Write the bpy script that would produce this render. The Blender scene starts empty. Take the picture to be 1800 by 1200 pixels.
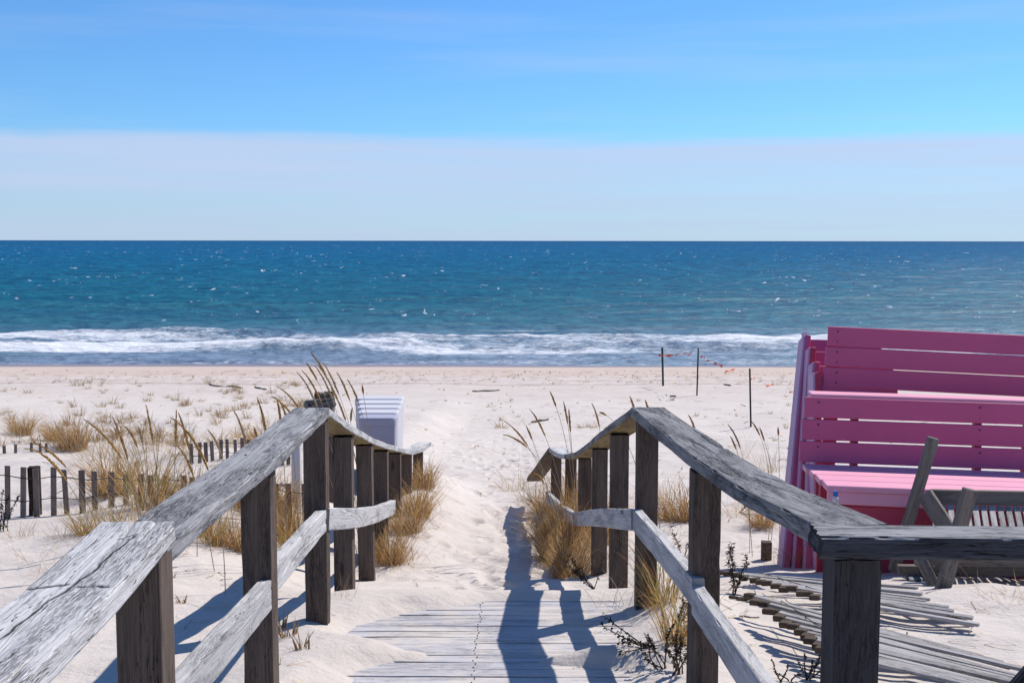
import bpy, math, random
import numpy as np
from mathutils import Vector, Matrix, Quaternion

# ------------------------------------------------------------------ camera, sky, sun, exposure
S = bpy.context.scene
C = S.collection
CAMZ = 5.2                       # eye height above the sea
F = 2000.0 / 1800.0              # focal length in picture widths
PITCH = math.atan(177 / 2000.0)
cam = bpy.data.objects.new('camera', bpy.data.cameras.new('camera'))
C.objects.link(cam)
cam.data.sensor_width = 36.0
cam.data.lens = 36.0 * F
cam.data.clip_start = 0.05
cam.data.clip_end = 60000
cam.matrix_world = Matrix.Translation((0, 0, CAMZ)) @ Matrix.Rotation(math.pi / 2 - PITCH, 4, 'X') @ Matrix.Rotation(math.radians(0.064), 4, 'Z')
S.camera = cam

SUN_EL, SUN_AZ = math.radians(48.6), math.radians(50)      # azimuth measured from +Y towards +X
w = bpy.data.worlds.new('World'); S.world = w; w.use_nodes = True
nt = w.node_tree; nt.nodes.clear()
def wn(t, **k):
    n = nt.nodes.new(t)
    for a, b in k.items(): setattr(n, a, b)
    return n
sky = wn('ShaderNodeTexSky', sky_type='NISHITA', sun_disc=False, sun_elevation=SUN_EL, sun_rotation=SUN_AZ,
         altitude=0, air_density=1.0, dust_density=0.15, ozone_density=3.0)
tint = wn('ShaderNodeMix', data_type='RGBA', blend_type='MULTIPLY'); tint.inputs[0].default_value = 1
tint.inputs[7].default_value = (0.53, 0.90, 1.30, 1)
nt.links.new(sky.outputs[0], tint.inputs[6])
geo = wn('ShaderNodeTexCoord'); sep = wn('ShaderNodeSeparateXYZ'); nt.links.new(geo.outputs['Generated'], sep.inputs[0])
# a thin bank of pale haze cloud lying along the whole horizon, with a soft wavering top
mp = wn('ShaderNodeMapping'); mp.inputs['Scale'].default_value = (1.6, 1.6, 22); nt.links.new(geo.outputs['Generated'], mp.inputs[0])
no = wn('ShaderNodeTexNoise'); no.inputs['Scale'].default_value = 2.2; no.inputs['Detail'].default_value = 5; nt.links.new(mp.outputs[0], no.inputs[0])
ma = wn('ShaderNodeMath', operation='MULTIPLY_ADD'); ma.inputs[1].default_value = 0.034; nt.links.new(no.outputs[0], ma.inputs[0]); nt.links.new(sep.outputs[2], ma.inputs[2])
mr = wn('ShaderNodeMapRange', interpolation_type='SMOOTHERSTEP')
for i, v in ((1, 0.092), (2, 0.1135), (3, 0.90), (4, 0.0)): mr.inputs[i].default_value = v
nt.links.new(ma.outputs[0], mr.inputs[0])
mp2 = wn('ShaderNodeMapping'); mp2.inputs['Scale'].default_value = (1.0, 1.0, 16); mp2.inputs['Location'].default_value = (5.3, 2.4, 0.9); nt.links.new(geo.outputs['Generated'], mp2.inputs[0])
no2 = wn('ShaderNodeTexNoise'); no2.inputs['Scale'].default_value = 2.6; no2.inputs['Detail'].default_value = 6; nt.links.new(mp2.outputs[0], no2.inputs[0])
mr2 = wn('ShaderNodeMapRange'); 
for i, v in ((1, 0.50), (2, 0.78), (3, 0.0), (4, 0.30)): mr2.inputs[i].default_value = v
nt.links.new(no2.outputs[0], mr2.inputs[0])
mx = wn('ShaderNodeMath', operation='MAXIMUM'); nt.links.new(mr.outputs[0], mx.inputs[0]); nt.links.new(mr2.outputs[0], mx.inputs[1])
cl = wn('ShaderNodeMix', data_type='RGBA'); cl.inputs[7].default_value = (3.95, 4.95, 6.9, 1)
den = wn('ShaderNodeMapRange'); mp3 = wn('ShaderNodeMapping'); mp3.inputs['Scale'].default_value = (1.3, 1.3, 30); mp3.inputs['Location'].default_value = (1.7, 5, 2)
nt.links.new(geo.outputs['Generated'], mp3.inputs[0]); no3 = wn('ShaderNodeTexNoise'); no3.inputs['Scale'].default_value = 2.0; no3.inputs['Detail'].default_value = 6; nt.links.new(mp3.outputs[0], no3.inputs[0])
for i, v in ((1, 0.30), (2, 0.70), (3, 0.62), (4, 1.0)): den.inputs[i].default_value = v
nt.links.new(no3.outputs[0], den.inputs[0])
md = wn('ShaderNodeMath', operation='MULTIPLY'); nt.links.new(mx.outputs[0], md.inputs[0]); nt.links.new(den.outputs[0], md.inputs[1])
pk = wn('ShaderNodeMapRange', interpolation_type='SMOOTHSTEP')
for i, v in ((1, 0.03), (2, 0.10), (3, 0.0), (4, 1.0)): pk.inputs[i].default_value = v
nt.links.new(ma.outputs[0], pk.inputs[0])
pc = wn('ShaderNodeMix', data_type='RGBA'); pc.inputs[6].default_value = (4.75, 5.75, 7.7, 1); pc.inputs[7].default_value = (5.05, 5.95, 8.0, 1); nt.links.new(pk.outputs[0], pc.inputs[0]); nt.links.new(pc.outputs[2], cl.inputs[7])
nt.links.new(md.outputs[0], cl.inputs[0]); nt.links.new(tint.outputs[2], cl.inputs[6])
bg = wn('ShaderNodeBackground'); bg.inputs[1].default_value = 0.100; nt.links.new(cl.outputs[2], bg.inputs[0])
ow = wn('ShaderNodeOutputWorld'); nt.links.new(bg.outputs[0], ow.inputs[0])

sl = bpy.data.lights.new('sun', 'SUN'); sl.energy = 5.0; sl.angle = math.radians(0.5); sl.color = (1.0, 0.945, 0.865)
so = bpy.data.objects.new('sun', sl); C.objects.link(so)
SD = Vector((math.sin(SUN_AZ) * math.cos(SUN_EL), math.cos(SUN_AZ) * math.cos(SUN_EL), math.sin(SUN_EL)))
so.rotation_euler = SD.to_track_quat('Z', 'Y').to_euler(); so.location = (20, 15, 40)
vs = S.view_settings; vs.view_transform = 'Standard'; vs.look = 'None'; vs.gamma = 1; vs.exposure = 0.14
try: vs.use_curve_mapping = False
except Exception: pass

rnd = random.Random(7)
rng = np.random.default_rng(11)

# ------------------------------------------------------------------ numeric helpers
def hsh(i, j, s):
    n = (i.astype(np.int64) * 374761393 + j.astype(np.int64) * 668265263 + s * 1442695041) & 0xffffffff
    n = ((n ^ (n >> 13)) * 1274126177) & 0xffffffff
    return ((n ^ (n >> 16)) & 0xffff) / 65535.0
def vnoise(x, y, s=0):
    x = np.asarray(x, float); y = np.asarray(y, float)
    i = np.floor(x); j = np.floor(y); a = x - i; b = y - j
    a = a * a * (3 - 2 * a); b = b * b * (3 - 2 * b)
    return (hsh(i, j, s) * (1 - a) + hsh(i + 1, j, s) * a) * (1 - b) + (hsh(i, j + 1, s) * (1 - a) + hsh(i + 1, j + 1, s) * a) * b
def fbm(x, y, s=0, o=4):
    r = 0; a = .5; t = 0
    for k in range(o):
        r = r + a * vnoise(x * 2 ** k, y * 2 ** k, s + k * 17); t += a; a *= .5
    return r / t
def sstep(a, b, x):
    t = np.clip((x - a) / (b - a), 0, 1); return t * t * (3 - 2 * t)

PY = [-30, 0, 3.8, 4.5, 5.0, 5.2, 6.5, 8, 10.3, 13, 17, 23, 30, 36, 42, 47, 52, 60, 90]
PD = [0.7, 1.15, 1.50, 1.565, 1.62, 1.67, 1.97, 2.19, 2.45, 2.74, 3.2, 3.82, 4.20, 4.50, 4.86, 5.2, 5.5, 6.1, 8]
LY = [-30, 0, 3, 5, 7, 9, 12, 15, 20, 25, 30, 36, 42, 47, 52, 60, 90]
LD = [0.6, 1.2, 1.42, 1.56, 1.74, 1.95, 2.27, 2.72, 3.30, 3.76, 4.15, 4.50, 4.86, 5.2, 5.5, 6.1, 8]
def deck_z(Y): return CAMZ - (1.50 + (Y - 3.8) * 0.104)
def drift(x, Y):
    """height of the blown sand over (+) or under (-) the top of the boardwalk"""
    n = fbm(x * 3.0, Y * 3.4, 5, 5) - .5
    left = -0.66 + 0.30 * np.exp(-((Y - 4.10) / .17) ** 2) + 0.10 * np.exp(-((Y - 3.72) / .15) ** 2) + 0.60 * sstep(4.55, 5.15, Y) 
    right = 0.46 - 0.34 * np.exp(-((Y - 4.02) / .09) ** 2) + 0.02 * sstep(4.4, 5.0, Y)
    e = np.maximum(left - x, x - right) + n * .16
    e = np.maximum(e, (Y - 5.06) * 1.2 + n * .15)
    e = e + (fbm(x * 14, Y * 14, 6, 3) - .5) * .05
    return np.clip(np.where(e < 0, e * 0.30, e * .30), -0.030, 0.055)
def ground(x, Y):
    x = np.asarray(x, float); Y = np.asarray(Y, float)
    d = np.interp(Y, PY, PD) * (sstep(-1.9, -.85, x)) + np.interp(Y, LY, LD) * (1 - sstep(-1.9, -.85, x))
    z = CAMZ - d
    side = sstep(.7, 1.6, np.abs(x + .05))
    fade = 1 - sstep(18, 36, Y)
    field = sstep(1.0, 3.5, -x) * sstep(5.5, 9, Y) * (1 - sstep(18, 26, Y))
    z = z + (fbm(x * .45 + 3, Y * .5, 1, 4) - .5) * (.10 + .16 * side) * fade * sstep(4.8, 8, Y + side * 2)
    z = z + (fbm(x * 1.1, Y * .8, 2, 3) - .5) * .26 * field
    z = z + (fbm(x * 5, Y * 5, 3, 3) - .5) * .035 * fade
    # trodden path down the middle, past the end of the boards
    foot = np.exp(-((x + .05) / .5) ** 2) * sstep(5.2, 6.2, Y) * (1 - sstep(20, 30, Y))
    z = z - foot * (.02 + .05 * np.clip(fbm(x * 6 + 9, Y * 4.2, 8, 2) - .52, 0, 1) * 2)
    # drifts along the railings
    z = z + .05 * np.exp(-((x - .78) / .2) ** 2) * sstep(3.6, 5, Y) * (1 - sstep(8, 12, Y))
    z = z + .22 * np.exp(-((x + .80) / .33) ** 2) * sstep(6.5, 9.5, Y) * (1 - sstep(11, 13, Y))
    dz = deck_z(Y) + drift(x, Y)
    on = (1 - sstep(4.95, 5.5, Y)) * (1 - sstep(.62, 1.05, np.abs(x + .07)))
    z = z * (1 - on) + dz * on
    z = z + (fbm(x * .35, Y * .9, 21, 3) - .5) * .12 * sstep(24, 34, Y) * (1 - sstep(43, 48, Y))
    return z
ys = [-16, -12, -9, -6, -4, -2, 0, 1.2, 2, 2.6, 3.0]; y = 3.0
while y < 66: y += max(.018, y * .0042); ys.append(y)
ys = np.array(ys); gys = ys
xs = list(np.arange(-1.3, 1.4, .018)); x = xs[-1]; d = .018
while x < 70: d = min(d * 1.035 + .0008, 2.5); x += d; xs.append(x)
x = -1.3; d = .018; lx = []
while x > -70: d = min(d * 1.035 + .0008, 2.5); x -= d; lx.append(x)
xs = np.array(lx[::-1] + xs)

X, Yg = np.meshgrid(xs, ys)
Z = ground(X, Yg); NY, NX = len(ys), len(xs)
def dent(cx, cy, rx, ry, ang, dep):
    i0, i1 = np.searchsorted(gys, [cy - .3, cy + .3]); j0, j1 = np.searchsorted(xs, [cx - .3, cx + .3])
    xx, yy_ = X[i0:i1, j0:j1] - cx, Yg[i0:i1, j0:j1] - cy
    u = (xx * math.cos(ang) + yy_ * math.sin(ang)) / rx; v = (-xx * math.sin(ang) + yy_ * math.cos(ang)) / ry
    r2 = np.sqrt(u * u + v * v)
    Z[i0:i1, j0:j1] += dep * (-np.exp(-r2 ** 4) + .38 * np.exp(-((r2 - 1.35) / .28) ** 2))
for k in range(170):
    cy = rnd.uniform(5.5, 20) if k < 120 else rnd.uniform(5.2, 12); cx = rnd.gauss(-.12 - (cy - 5) * .01, .20 + cy * .015) if k < 120 else rnd.uniform(1.0, 4.0)
    dent(cx, cy, rnd.uniform(.045, .07), rnd.uniform(.11, .16), rnd.gauss(0, .35), rnd.uniform(.010, .024) * (1 if k < 120 else .7))
def height(x, Y):
    """height of the sand sheet, read off its own grid"""
    x = np.asarray(x, float); Y = np.asarray(Y, float)
    i = np.clip(np.searchsorted(gys, Y) - 1, 0, NY - 2); j = np.clip(np.searchsorted(xs, x) - 1, 0, NX - 2)
    a = (Y - gys[i]) / (gys[i + 1] - gys[i]); b = (x - xs[j]) / (xs[j + 1] - xs[j])
    return (Z[i, j] * (1 - b) + Z[i, j + 1] * b) * (1 - a) + (Z[i + 1, j] * (1 - b) + Z[i + 1, j + 1] * b) * a
def gz(x, Y): return float(height(x, Y))

cp, sp = math.cos(PITCH), math.sin(PITCH)
def ray(px, py):
    u = (px - 900) / 2000.0; v = (600 - py) / 2000.0
    return Vector((u, v * sp + cp, v * cp - sp))
def at(px, py, Y):
    """the place at forward distance Y on the line of sight through a measured point of the photograph"""
    d = ray(px, py); t = Y / d.y
    return Vector((d.x * t, Y, CAMZ + d.z * t))
_T = np.concatenate([np.arange(3, 14, .02), np.arange(14, 60, .1)])
_Tc = np.concatenate([np.arange(3, 14, .25), np.arange(14, 60, .8)])
def spot(px, py):
    """the place on the sand seen at a measured point of the photograph"""
    d = ray(px, py); T_ = _Tc
    for rep in range(2):
        t = T_ / d.y; k = int(np.argmax(CAMZ + d.z * t <= height(d.x * t, T_)))
        if rep == 0: T_ = np.linspace(T_[max(k - 1, 0)], T_[k], 14)
    Y = float(T_[k]); x = d.x * Y / d.y
    return Vector((x, Y, gz(x, Y)))

# ------------------------------------------------------------------ object helpers
def tag(o, label=None, cat=None, group=None, kind=None):
    if label: o['label'] = label
    if cat: o['category'] = cat
    if group: o['group'] = group
    if kind: o['kind'] = kind
    return o
def thing(name, loc, label, cat, group=None, rz=0):
    o = bpy.data.objects.new(name, None); C.objects.link(o); o.empty_display_size = .1
    o.location = loc; o.rotation_euler = (0, 0, rz)
    return tag(o, label, cat, group)
def mesh_obj(name, V, Fc, mat, parent=None, uv=None, smooth=False, world=True, col=None):
    """V in world coordinates (or in the parent's, with world=False)"""
    V = np.asarray(V, float)
    me = bpy.data.meshes.new(name)
    if parent is not None and world: V = V - np.array(parent.location)
    if isinstance(Fc, np.ndarray):
        n = len(Fc); k = Fc.shape[1]
        me.vertices.add(len(V)); me.vertices.foreach_set('co', V.astype(np.float32).ravel())
        me.loops.add(n * k); me.loops.foreach_set('vertex_index', Fc.astype(np.int32).ravel())
        me.polygons.add(n); me.polygons.foreach_set('loop_start', np.arange(0, n * k, k, dtype=np.int32))
        me.update(calc_edges=True)
    else:
        ln = np.fromiter((len(f) for f in Fc), np.int32, len(Fc)); fl = np.fromiter((i for f in Fc for i in f), np.int32, int(ln.sum()))
        me.vertices.add(len(V)); me.vertices.foreach_set('co', V.astype(np.float32).ravel())
        me.loops.add(len(fl)); me.loops.foreach_set('vertex_index', fl)
        me.polygons.add(len(Fc)); me.polygons.foreach_set('loop_start', np.concatenate([[0], np.cumsum(ln)[:-1]]).astype(np.int32))
        me.update(calc_edges=True)
    if uv is not None:
        ul = me.uv_layers.new(name='UVMap')
        li = np.zeros(len(me.loops), np.int32); me.loops.foreach_get('vertex_index', li)
        ul.data.foreach_set('uv', np.asarray(uv, np.float32)[li].ravel())
    if col is not None:
        a = me.color_attributes.new('col', 'FLOAT_COLOR', 'POINT')
        a.data.foreach_set('color', np.asarray(col, np.float32).ravel())
    me.polygons.foreach_set('use_smooth', np.full(len(me.polygons), smooth, bool))
    me.materials.append(mat); me.validate(); me.update()
    o = bpy.data.objects.new(name, me); C.objects.link(o)
    if parent is not None: o.parent = parent
    return o
def grid_faces(nr, nc, wrap=False):
    i = np.arange(nr - 1)[:, None]; j = np.arange(nc if wrap else nc - 1)[None, :]
    a = i * nc + j; b = i * nc + (j + 1) % nc
    return np.stack([a, b, b + nc, a + nc], -1).reshape(-1, 4)
class MB:
    def __init__(s): s.V = []; s.F = []; s.U = []
    def add(s, V, Fc, U=None):
        o = len(s.V); s.V += [tuple(v) for v in V]; s.F += [tuple(i + o for i in f) for f in Fc]
        s.U += [tuple(u) for u in U] if U is not None else [(v[0] + v[1] * .3, v[2] + v[1] * .7) for v in V]
    def box(s, c, sz, rot=None, bev=0.0):
        c = Vector(c); hx, hy, hz = sz[0] / 2, sz[1] / 2, sz[2] / 2
        b = min(bev, hx * .9, hy * .9, hz * .9)
        pts = []; 
        if b <= 0:
            vs_ = [Vector((x, y, z)) for x in (-hx, hx) for y in (-hy, hy) for z in (-hz, hz)]
            fs = [(0, 1, 3, 2), (4, 6, 7, 5), (0, 4, 5, 1), (2, 3, 7, 6), (0, 2, 6, 4), (1, 5, 7, 3)]
        else:
            vs_ = []; idx = {}
            for sx in (-1, 1):
                for sy in (-1, 1):
                    for sz_ in (-1, 1):
                        idx[sx, sy, sz_] = len(vs_)
                        vs_ += [Vector((sx * hx, sy * (hy - b), sz_ * (hz - b))), Vector((sx * (hx - b), sy * hy, sz_ * (hz - b))), Vector((sx * (hx - b), sy * (hy - b), sz_ * hz))]
            fs = []
            for a in (0, 1, 2):
                o1, o2 = [(1, 2), (2, 0), (0, 1)][a]
                for sg in (-1, 1):
                    q = []
                    for p, r in ((-1, -1), (1, -1), (1, 1), (-1, 1)):
                        k = [0, 0, 0]; k[a] = sg; k[o1] = p; k[o2] = r; q.append(idx[tuple(k)] + a)
                    fs.append(q if sg > 0 else q[::-1])
                for p in (-1, 1):
                    for r in (-1, 1):
                        k0 = [0, 0, 0]; k1 = [0, 0, 0]; k0[a] = -1; k1[a] = 1; k0[o1] = k1[o1] = p; k0[o2] = k1[o2] = r
                        i0, i1 = idx[tuple(k0)], idx[tuple(k1)]
                        fs.append((i0 + o1, i1 + o1, i1 + o2, i0 + o2) if p * r > 0 else (i0 + o2, i1 + o2, i1 + o1, i0 + o1))
            for k, i in idx.items(): fs.append((i, i + 1, i + 2) if k[0] * k[1] * k[2] > 0 else (i, i + 2, i + 1))
        L = max(range(3), key=lambda q: sz[q]); o = [q for q in range(3) if q != L]
        off = rnd.random() * 20
        U = [(v[L] + off, v[o[0]] + v[o[1]] + off * 1.7) for v in vs_]
        if rot is not None: vs_ = [rot @ v for v in vs_]
        s.add([v + c for v in vs_], fs, U)
    def stick(s, a, b, wid, th, up=(0, 0, 1), bev=.003):
        """a squared stick from a to b, wid across and th along up"""
        a, b = Vector(a), Vector(b); t = (b - a).normalized(); u = Vector(up); sd = t.cross(u).normalized(); u = sd.cross(t)
        s.box((a + b) / 2, ((b - a).length, wid, th), Matrix((t, sd, u)).transposed(), bev)
    def tube(s, pts, rad, n=6, cap=True):
        pts = [Vector(p) for p in pts]; m = len(pts); V = []; U = []; run = 0
        pu = Vector((0, 0, 1))
        for i, p in enumerate(pts):
            t = (pts[min(i + 1, m - 1)] - pts[max(i - 1, 0)]).normalized()
            if abs(t.dot(pu)) > .95: pu = Vector((1, 0, 0))
            a = t.cross(pu).normalized(); b = a.cross(t); r = rad[i] if hasattr(rad, '__len__') else rad
            if i: run += (p - pts[i - 1]).length
            for k in range(n):
                q = 2 * math.pi * k / n; V.append(p + a * (r * math.cos(q)) + b * (r * math.sin(q))); U.append((run, q * r))
            pu = b
        Fc = [(i * n + k, i * n + (k + 1) % n, (i + 1) * n + (k + 1) % n, (i + 1) * n + k) for i in range(m - 1) for k in range(n)]
        if cap: Fc += [tuple(range(n))[::-1], tuple(range((m - 1) * n, m * n))]
        s.add(V, Fc, U)
    def obj(s, name, mat, parent=None, world=True, smooth=False):
        return mesh_obj(name, s.V, s.F, mat, parent, s.U, smooth, world)
def copy_thing(o, loc, rz=0, sc=1.0, label=None, group=None):
    r = o.copy(); C.objects.link(r); r.location = loc; r.rotation_euler = (0, 0, rz); r.scale = (sc,) * 3 if not hasattr(sc, '__len__') else sc
    if label: r['label'] = label
    if group: r['group'] = group
    for ch in list(o.children):
        c = ch.copy(); C.objects.link(c); c.parent = r
        for g in list(ch.children):
            d = g.copy(); C.objects.link(d); d.parent = c
    return r

# ------------------------------------------------------------------ materials
class Mat:
    def __init__(s, name, rough=.8, spec=.3):
        s.m = bpy.data.materials.new(name); s.m.use_nodes = True; s.t = s.m.node_tree; s.t.nodes.clear()
        s.o = s.n('ShaderNodeOutputMaterial'); s.p = s.n('ShaderNodeBsdfPrincipled'); s.l(s.p.outputs[0], s.o.inputs[0])
        s.p.inputs['Roughness'].default_value = rough; s.p.inputs['Specular IOR Level'].default_value = spec
    def n(s, t, **k):
        x = s.t.nodes.new(t)
        for a, b in k.items(): setattr(x, a, b)
        return x
    def l(s, a, b): s.t.links.new(a, b)
    def mapped(s, out, sc, loc=(0, 0, 0)):
        m = s.n('ShaderNodeMapping'); m.inputs['Scale'].default_value = sc; m.inputs['Location'].default_value = loc; s.l(out, m.inputs[0]); return m.outputs[0]
    def noise(s, vec, scale=1, detail=4, rough=.5, dist=0):
        x = s.n('ShaderNodeTexNoise'); x.inputs['Scale'].default_value = scale; x.inputs['Detail'].default_value = detail
        x.inputs['Roughness'].default_value = rough; x.inputs['Distortion'].default_value = dist; s.l(vec, x.inputs[0]); return x.outputs[0]
    def ramp(s, f, st):
        r = s.n('ShaderNodeValToRGB'); e = r.color_ramp.elements
        while len(e) < len(st): e.new(.5)
        for i, (p, c) in enumerate(st):
            e[i].position = p; e[i].color = (c, c, c, 1) if not hasattr(c, '__len__') else (*c, 1)
        s.l(f, r.inputs[0]); return r.outputs[0]
    def mix(s, f, a, b, bt='MIX'):
        x = s.n('ShaderNodeMix', data_type='RGBA', blend_type=bt)
        for i, v in ((0, f), (6, a), (7, b)):
            if hasattr(v, 'is_linked') or hasattr(v, 'links'): s.l(v, x.inputs[i])
            elif i == 0: x.inputs[0].default_value = v
            else: x.inputs[i].default_value = (*v, 1) if hasattr(v, '__len__') else (v, v, v, 1)
        return x.outputs[2]
    def math(s, op, a, b=0.0, c=None, clamp=False):
        x = s.n('ShaderNodeMath', operation=op, use_clamp=clamp)
        for i, v in ((0, a), (1, b), (2, c)):
            if v is None: continue
            if hasattr(v, 'links'): s.l(v, x.inputs[i])
            else: x.inputs[i].default_value = v
        return x.outputs[0]
    def mrange(s, v, a, b, c=0., d=1., sm=True):
        x = s.n('ShaderNodeMapRange', interpolation_type='SMOOTHSTEP' if sm else 'LINEAR')
        for i, q in ((1, a), (2, b), (3, c), (4, d)): x.inputs[i].default_value = q
        s.l(v, x.inputs[0]); return x.outputs[0]
    def bump(s, h, dist=.01, strength=1.0, normal=None):
        b = s.n('ShaderNodeBump'); b.inputs['Distance'].default_value = dist; b.inputs['Strength'].default_value = strength
        s.l(h, b.inputs['Height'])
        if normal is not None: s.l(normal, b.inputs['Normal'])
        return b.outputs[0]
    def color(s, c): s.l(c, s.p.inputs['Base Color']) if hasattr(c, 'links') else setattr(s.p.inputs['Base Color'], 'default_value', (*c, 1))
    def normal(s, n): s.l(n, s.p.inputs['Normal'])

def wood_mat(name, light, mid, dark, crack=.5, seedv=0., wear=.5, bumpd=.003, brown=None, dust=None):
    m = Mat(name, .85, .25)
    uv = m.n('ShaderNodeUVMap').outputs[0]
    oi = m.n('ShaderNodeObjectInfo').outputs['Random']
    add = m.n('ShaderNodeVectorMath', operation='MULTIPLY_ADD'); m.l(uv, add.inputs[0]); add.inputs[1].default_value = (1, 1, 1)
    cmb = m.n('ShaderNodeCombineXYZ'); m.l(m.math('MULTIPLY', oi, 37.), cmb.inputs[0]); m.l(m.math('MULTIPLY', oi, 91.), cmb.inputs[1]); cmb.inputs[2].default_value = seedv
    m.l(cmb.outputs[0], add.inputs[2]); v = add.outputs[0]
    # slow wander so that the grain is not ruler straight
    wob = m.n('ShaderNodeTexNoise'); wob.inputs['Scale'].default_value = 3.0; wob.inputs['Detail'].default_value = 3; m.l(v, wob.inputs[0])
    va = m.n('ShaderNodeVectorMath', operation='MULTIPLY_ADD'); m.l(wob.outputs['Color'], va.inputs[0]); va.inputs[1].default_value = (0.0, .022, 0); m.l(v, va.inputs[2]); v = va.outputs[0]
    streak = m.noise(m.mapped(v, (5.0, 150, 1)), 1, 7, .7, .3)
    fine = m.noise(m.mapped(v, (40, 650, 1)), 1, 4, .7)
    big = m.noise(m.mapped(v, (2.6, 15, 1), (8, 2, 0)), 1, 6, .65, .5)
    # checks: long thin dark splits
    cr = m.noise(m.mapped(v, (3.6, 80, 1), (5, 3, 0)), 1, 3, .6, .3)
    cmask = m.mrange(m.noise(m.mapped(v, (2.2, 12, 1), (1, 9, 0)), 1, 4, .6), .66 - .26 * crack, .74 - .26 * crack)
    crk = m.mrange(m.math('ABSOLUTE', m.math('SUBTRACT', cr, .5)), .002, .014, 1, 0)
    crk = m.math('MULTIPLY', crk, cmask)
    # flecks: eroded grey patches broken up by the fibres
    fl = m.noise(m.mapped(v, (34, 300, 1), (2, 8, 0)), 1, 5, .75, .6)
    flm = m.mrange(big, .46, .60)
    flk = m.math('MULTIPLY', m.mrange(fl, .50, .58), flm)
    base = m.mix(m.mrange(streak, .34, .66), mid, light)
    base = m.mix(m.mrange(big, .42, .70, 0, wear * .75), base, [(p + q) / 2 for p, q in zip(mid, dark)])
    if brown: base = m.mix(m.mrange(m.noise(m.mapped(v, (1.1, 5, 1), (4, 7, 0)), 1, 3), .48, .66, 0, .7), base, brown)
    base = m.mix(m.mrange(fine, .35, .65, 0, .42), base, [(p + q * 2) / 3 for p, q in zip(mid, dark)])
    base = m.mix(m.math('MULTIPLY', flk, wear), base, [q * .6 for q in dark])
    vo = m.n('ShaderNodeTexVoronoi', feature='F1'); vo.inputs['Scale'].default_value = 1; m.l(m.mapped(v, (2.6, 9, 1), (2, 5, 0)), vo.inputs[0])
    kn = m.mrange(vo.outputs['Distance'], .07, .15, 1, 0)
    ks = m.n('ShaderNodeSeparateColor'); m.l(vo.outputs['Color'], ks.inputs[0]); kn = m.math('MULTIPLY', kn, m.mrange(ks.outputs[0], .70, .72))
    base = m.mix(m.math('MULTIPLY', kn, .75), base, [q * .45 for q in dark])
    base = m.mix(m.math('MULTIPLY', crk, .9), base, [q * .25 for q in dark])
    base = m.mix(m.mrange(oi, 0, 1, 0, .22), base, dark)
    if dust:        # blown sand lodged on the boards
        dn = m.noise(m.n('ShaderNodeNewGeometry').outputs['Position'], 3.2, 6, .7); base = m.mix(m.mrange(dn, .43, .58, 0, .9), base, dust)
    ca = m.math('MULTIPLY', m.n('ShaderNodeAttribute', attribute_name='crk').outputs['Fac'], 1.7, None, True)
    base = m.mix(ca, base, [q * .25 for q in dark])
    m.color(base)
    h = m.math('ADD', m.math('MULTIPLY', streak, .8), m.math('MULTIPLY', fine, .35))
    h = m.math('SUBTRACT', h, m.math('MULTIPLY', crk, 1.0))
    h = m.math('SUBTRACT', h, m.math('MULTIPLY', flk, .5))
    h = m.math('ADD', h, m.math('MULTIPLY', big, .4))
    m.normal(m.bump(h, bumpd, 1.0))
    return m.m
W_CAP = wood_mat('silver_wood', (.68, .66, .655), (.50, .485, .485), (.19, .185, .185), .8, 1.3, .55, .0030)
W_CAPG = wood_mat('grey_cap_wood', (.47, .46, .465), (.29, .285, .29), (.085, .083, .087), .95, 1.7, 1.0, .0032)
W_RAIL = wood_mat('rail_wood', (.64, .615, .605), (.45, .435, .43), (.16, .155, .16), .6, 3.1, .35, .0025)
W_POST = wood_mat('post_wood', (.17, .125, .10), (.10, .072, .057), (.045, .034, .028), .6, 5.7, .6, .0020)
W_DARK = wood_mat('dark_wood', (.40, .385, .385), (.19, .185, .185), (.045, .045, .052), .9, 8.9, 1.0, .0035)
W_CORNER = wood_mat('shaded_corner_wood', (.11, .11, .125), (.050, .050, .056), (.018, .018, .021), .9, 9.9, 1.0, .0035)  # near-black shade painted on the sides of the corner cap
W_POSTD = wood_mat('shaded_corner_post_wood', (.075, .068, .07), (.045, .040, .042), (.018, .016, .018), .6, 6.7, .6, .0020)  # post wood darkened to paint in the shade on the corner post
W_UNDER = wood_mat('bounce_lit_wood', (.32, .24, .13), (.22, .16, .08), (.09, .07, .04), .4, 2.9, .6, .003, (.20, .17, .05))  # warm light bounced off the sand, painted on the cap undersides
W_PLANK = wood_mat('plank_wood', (.56, .54, .56), (.46, .445, .46), (.25, .24, .25), .5, 12.1, .35, .0022, None, (.55, .495, .45))
W_LATH = wood_mat('lath_wood', (.29, .225, .19), (.20, .155, .13), (.09, .07, .06), .4, 14.4, .5, .002)
W_LATHD = wood_mat('lath_end_brown', (.14, .10, .07), (.09, .06, .042), (.04, .03, .025), .4, 25.4, .5, .002)
W_LATHB = wood_mat('lath_grey', (.56, .53, .52), (.36, .34, .33), (.13, .11, .09), .4, 15.4, .5, .002)
W_CHAIR = wood_mat('chair_wood', (.30, .25, .21), (.20, .165, .14), (.085, .07, .06), .4, 17.4, .6, .002)

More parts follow.
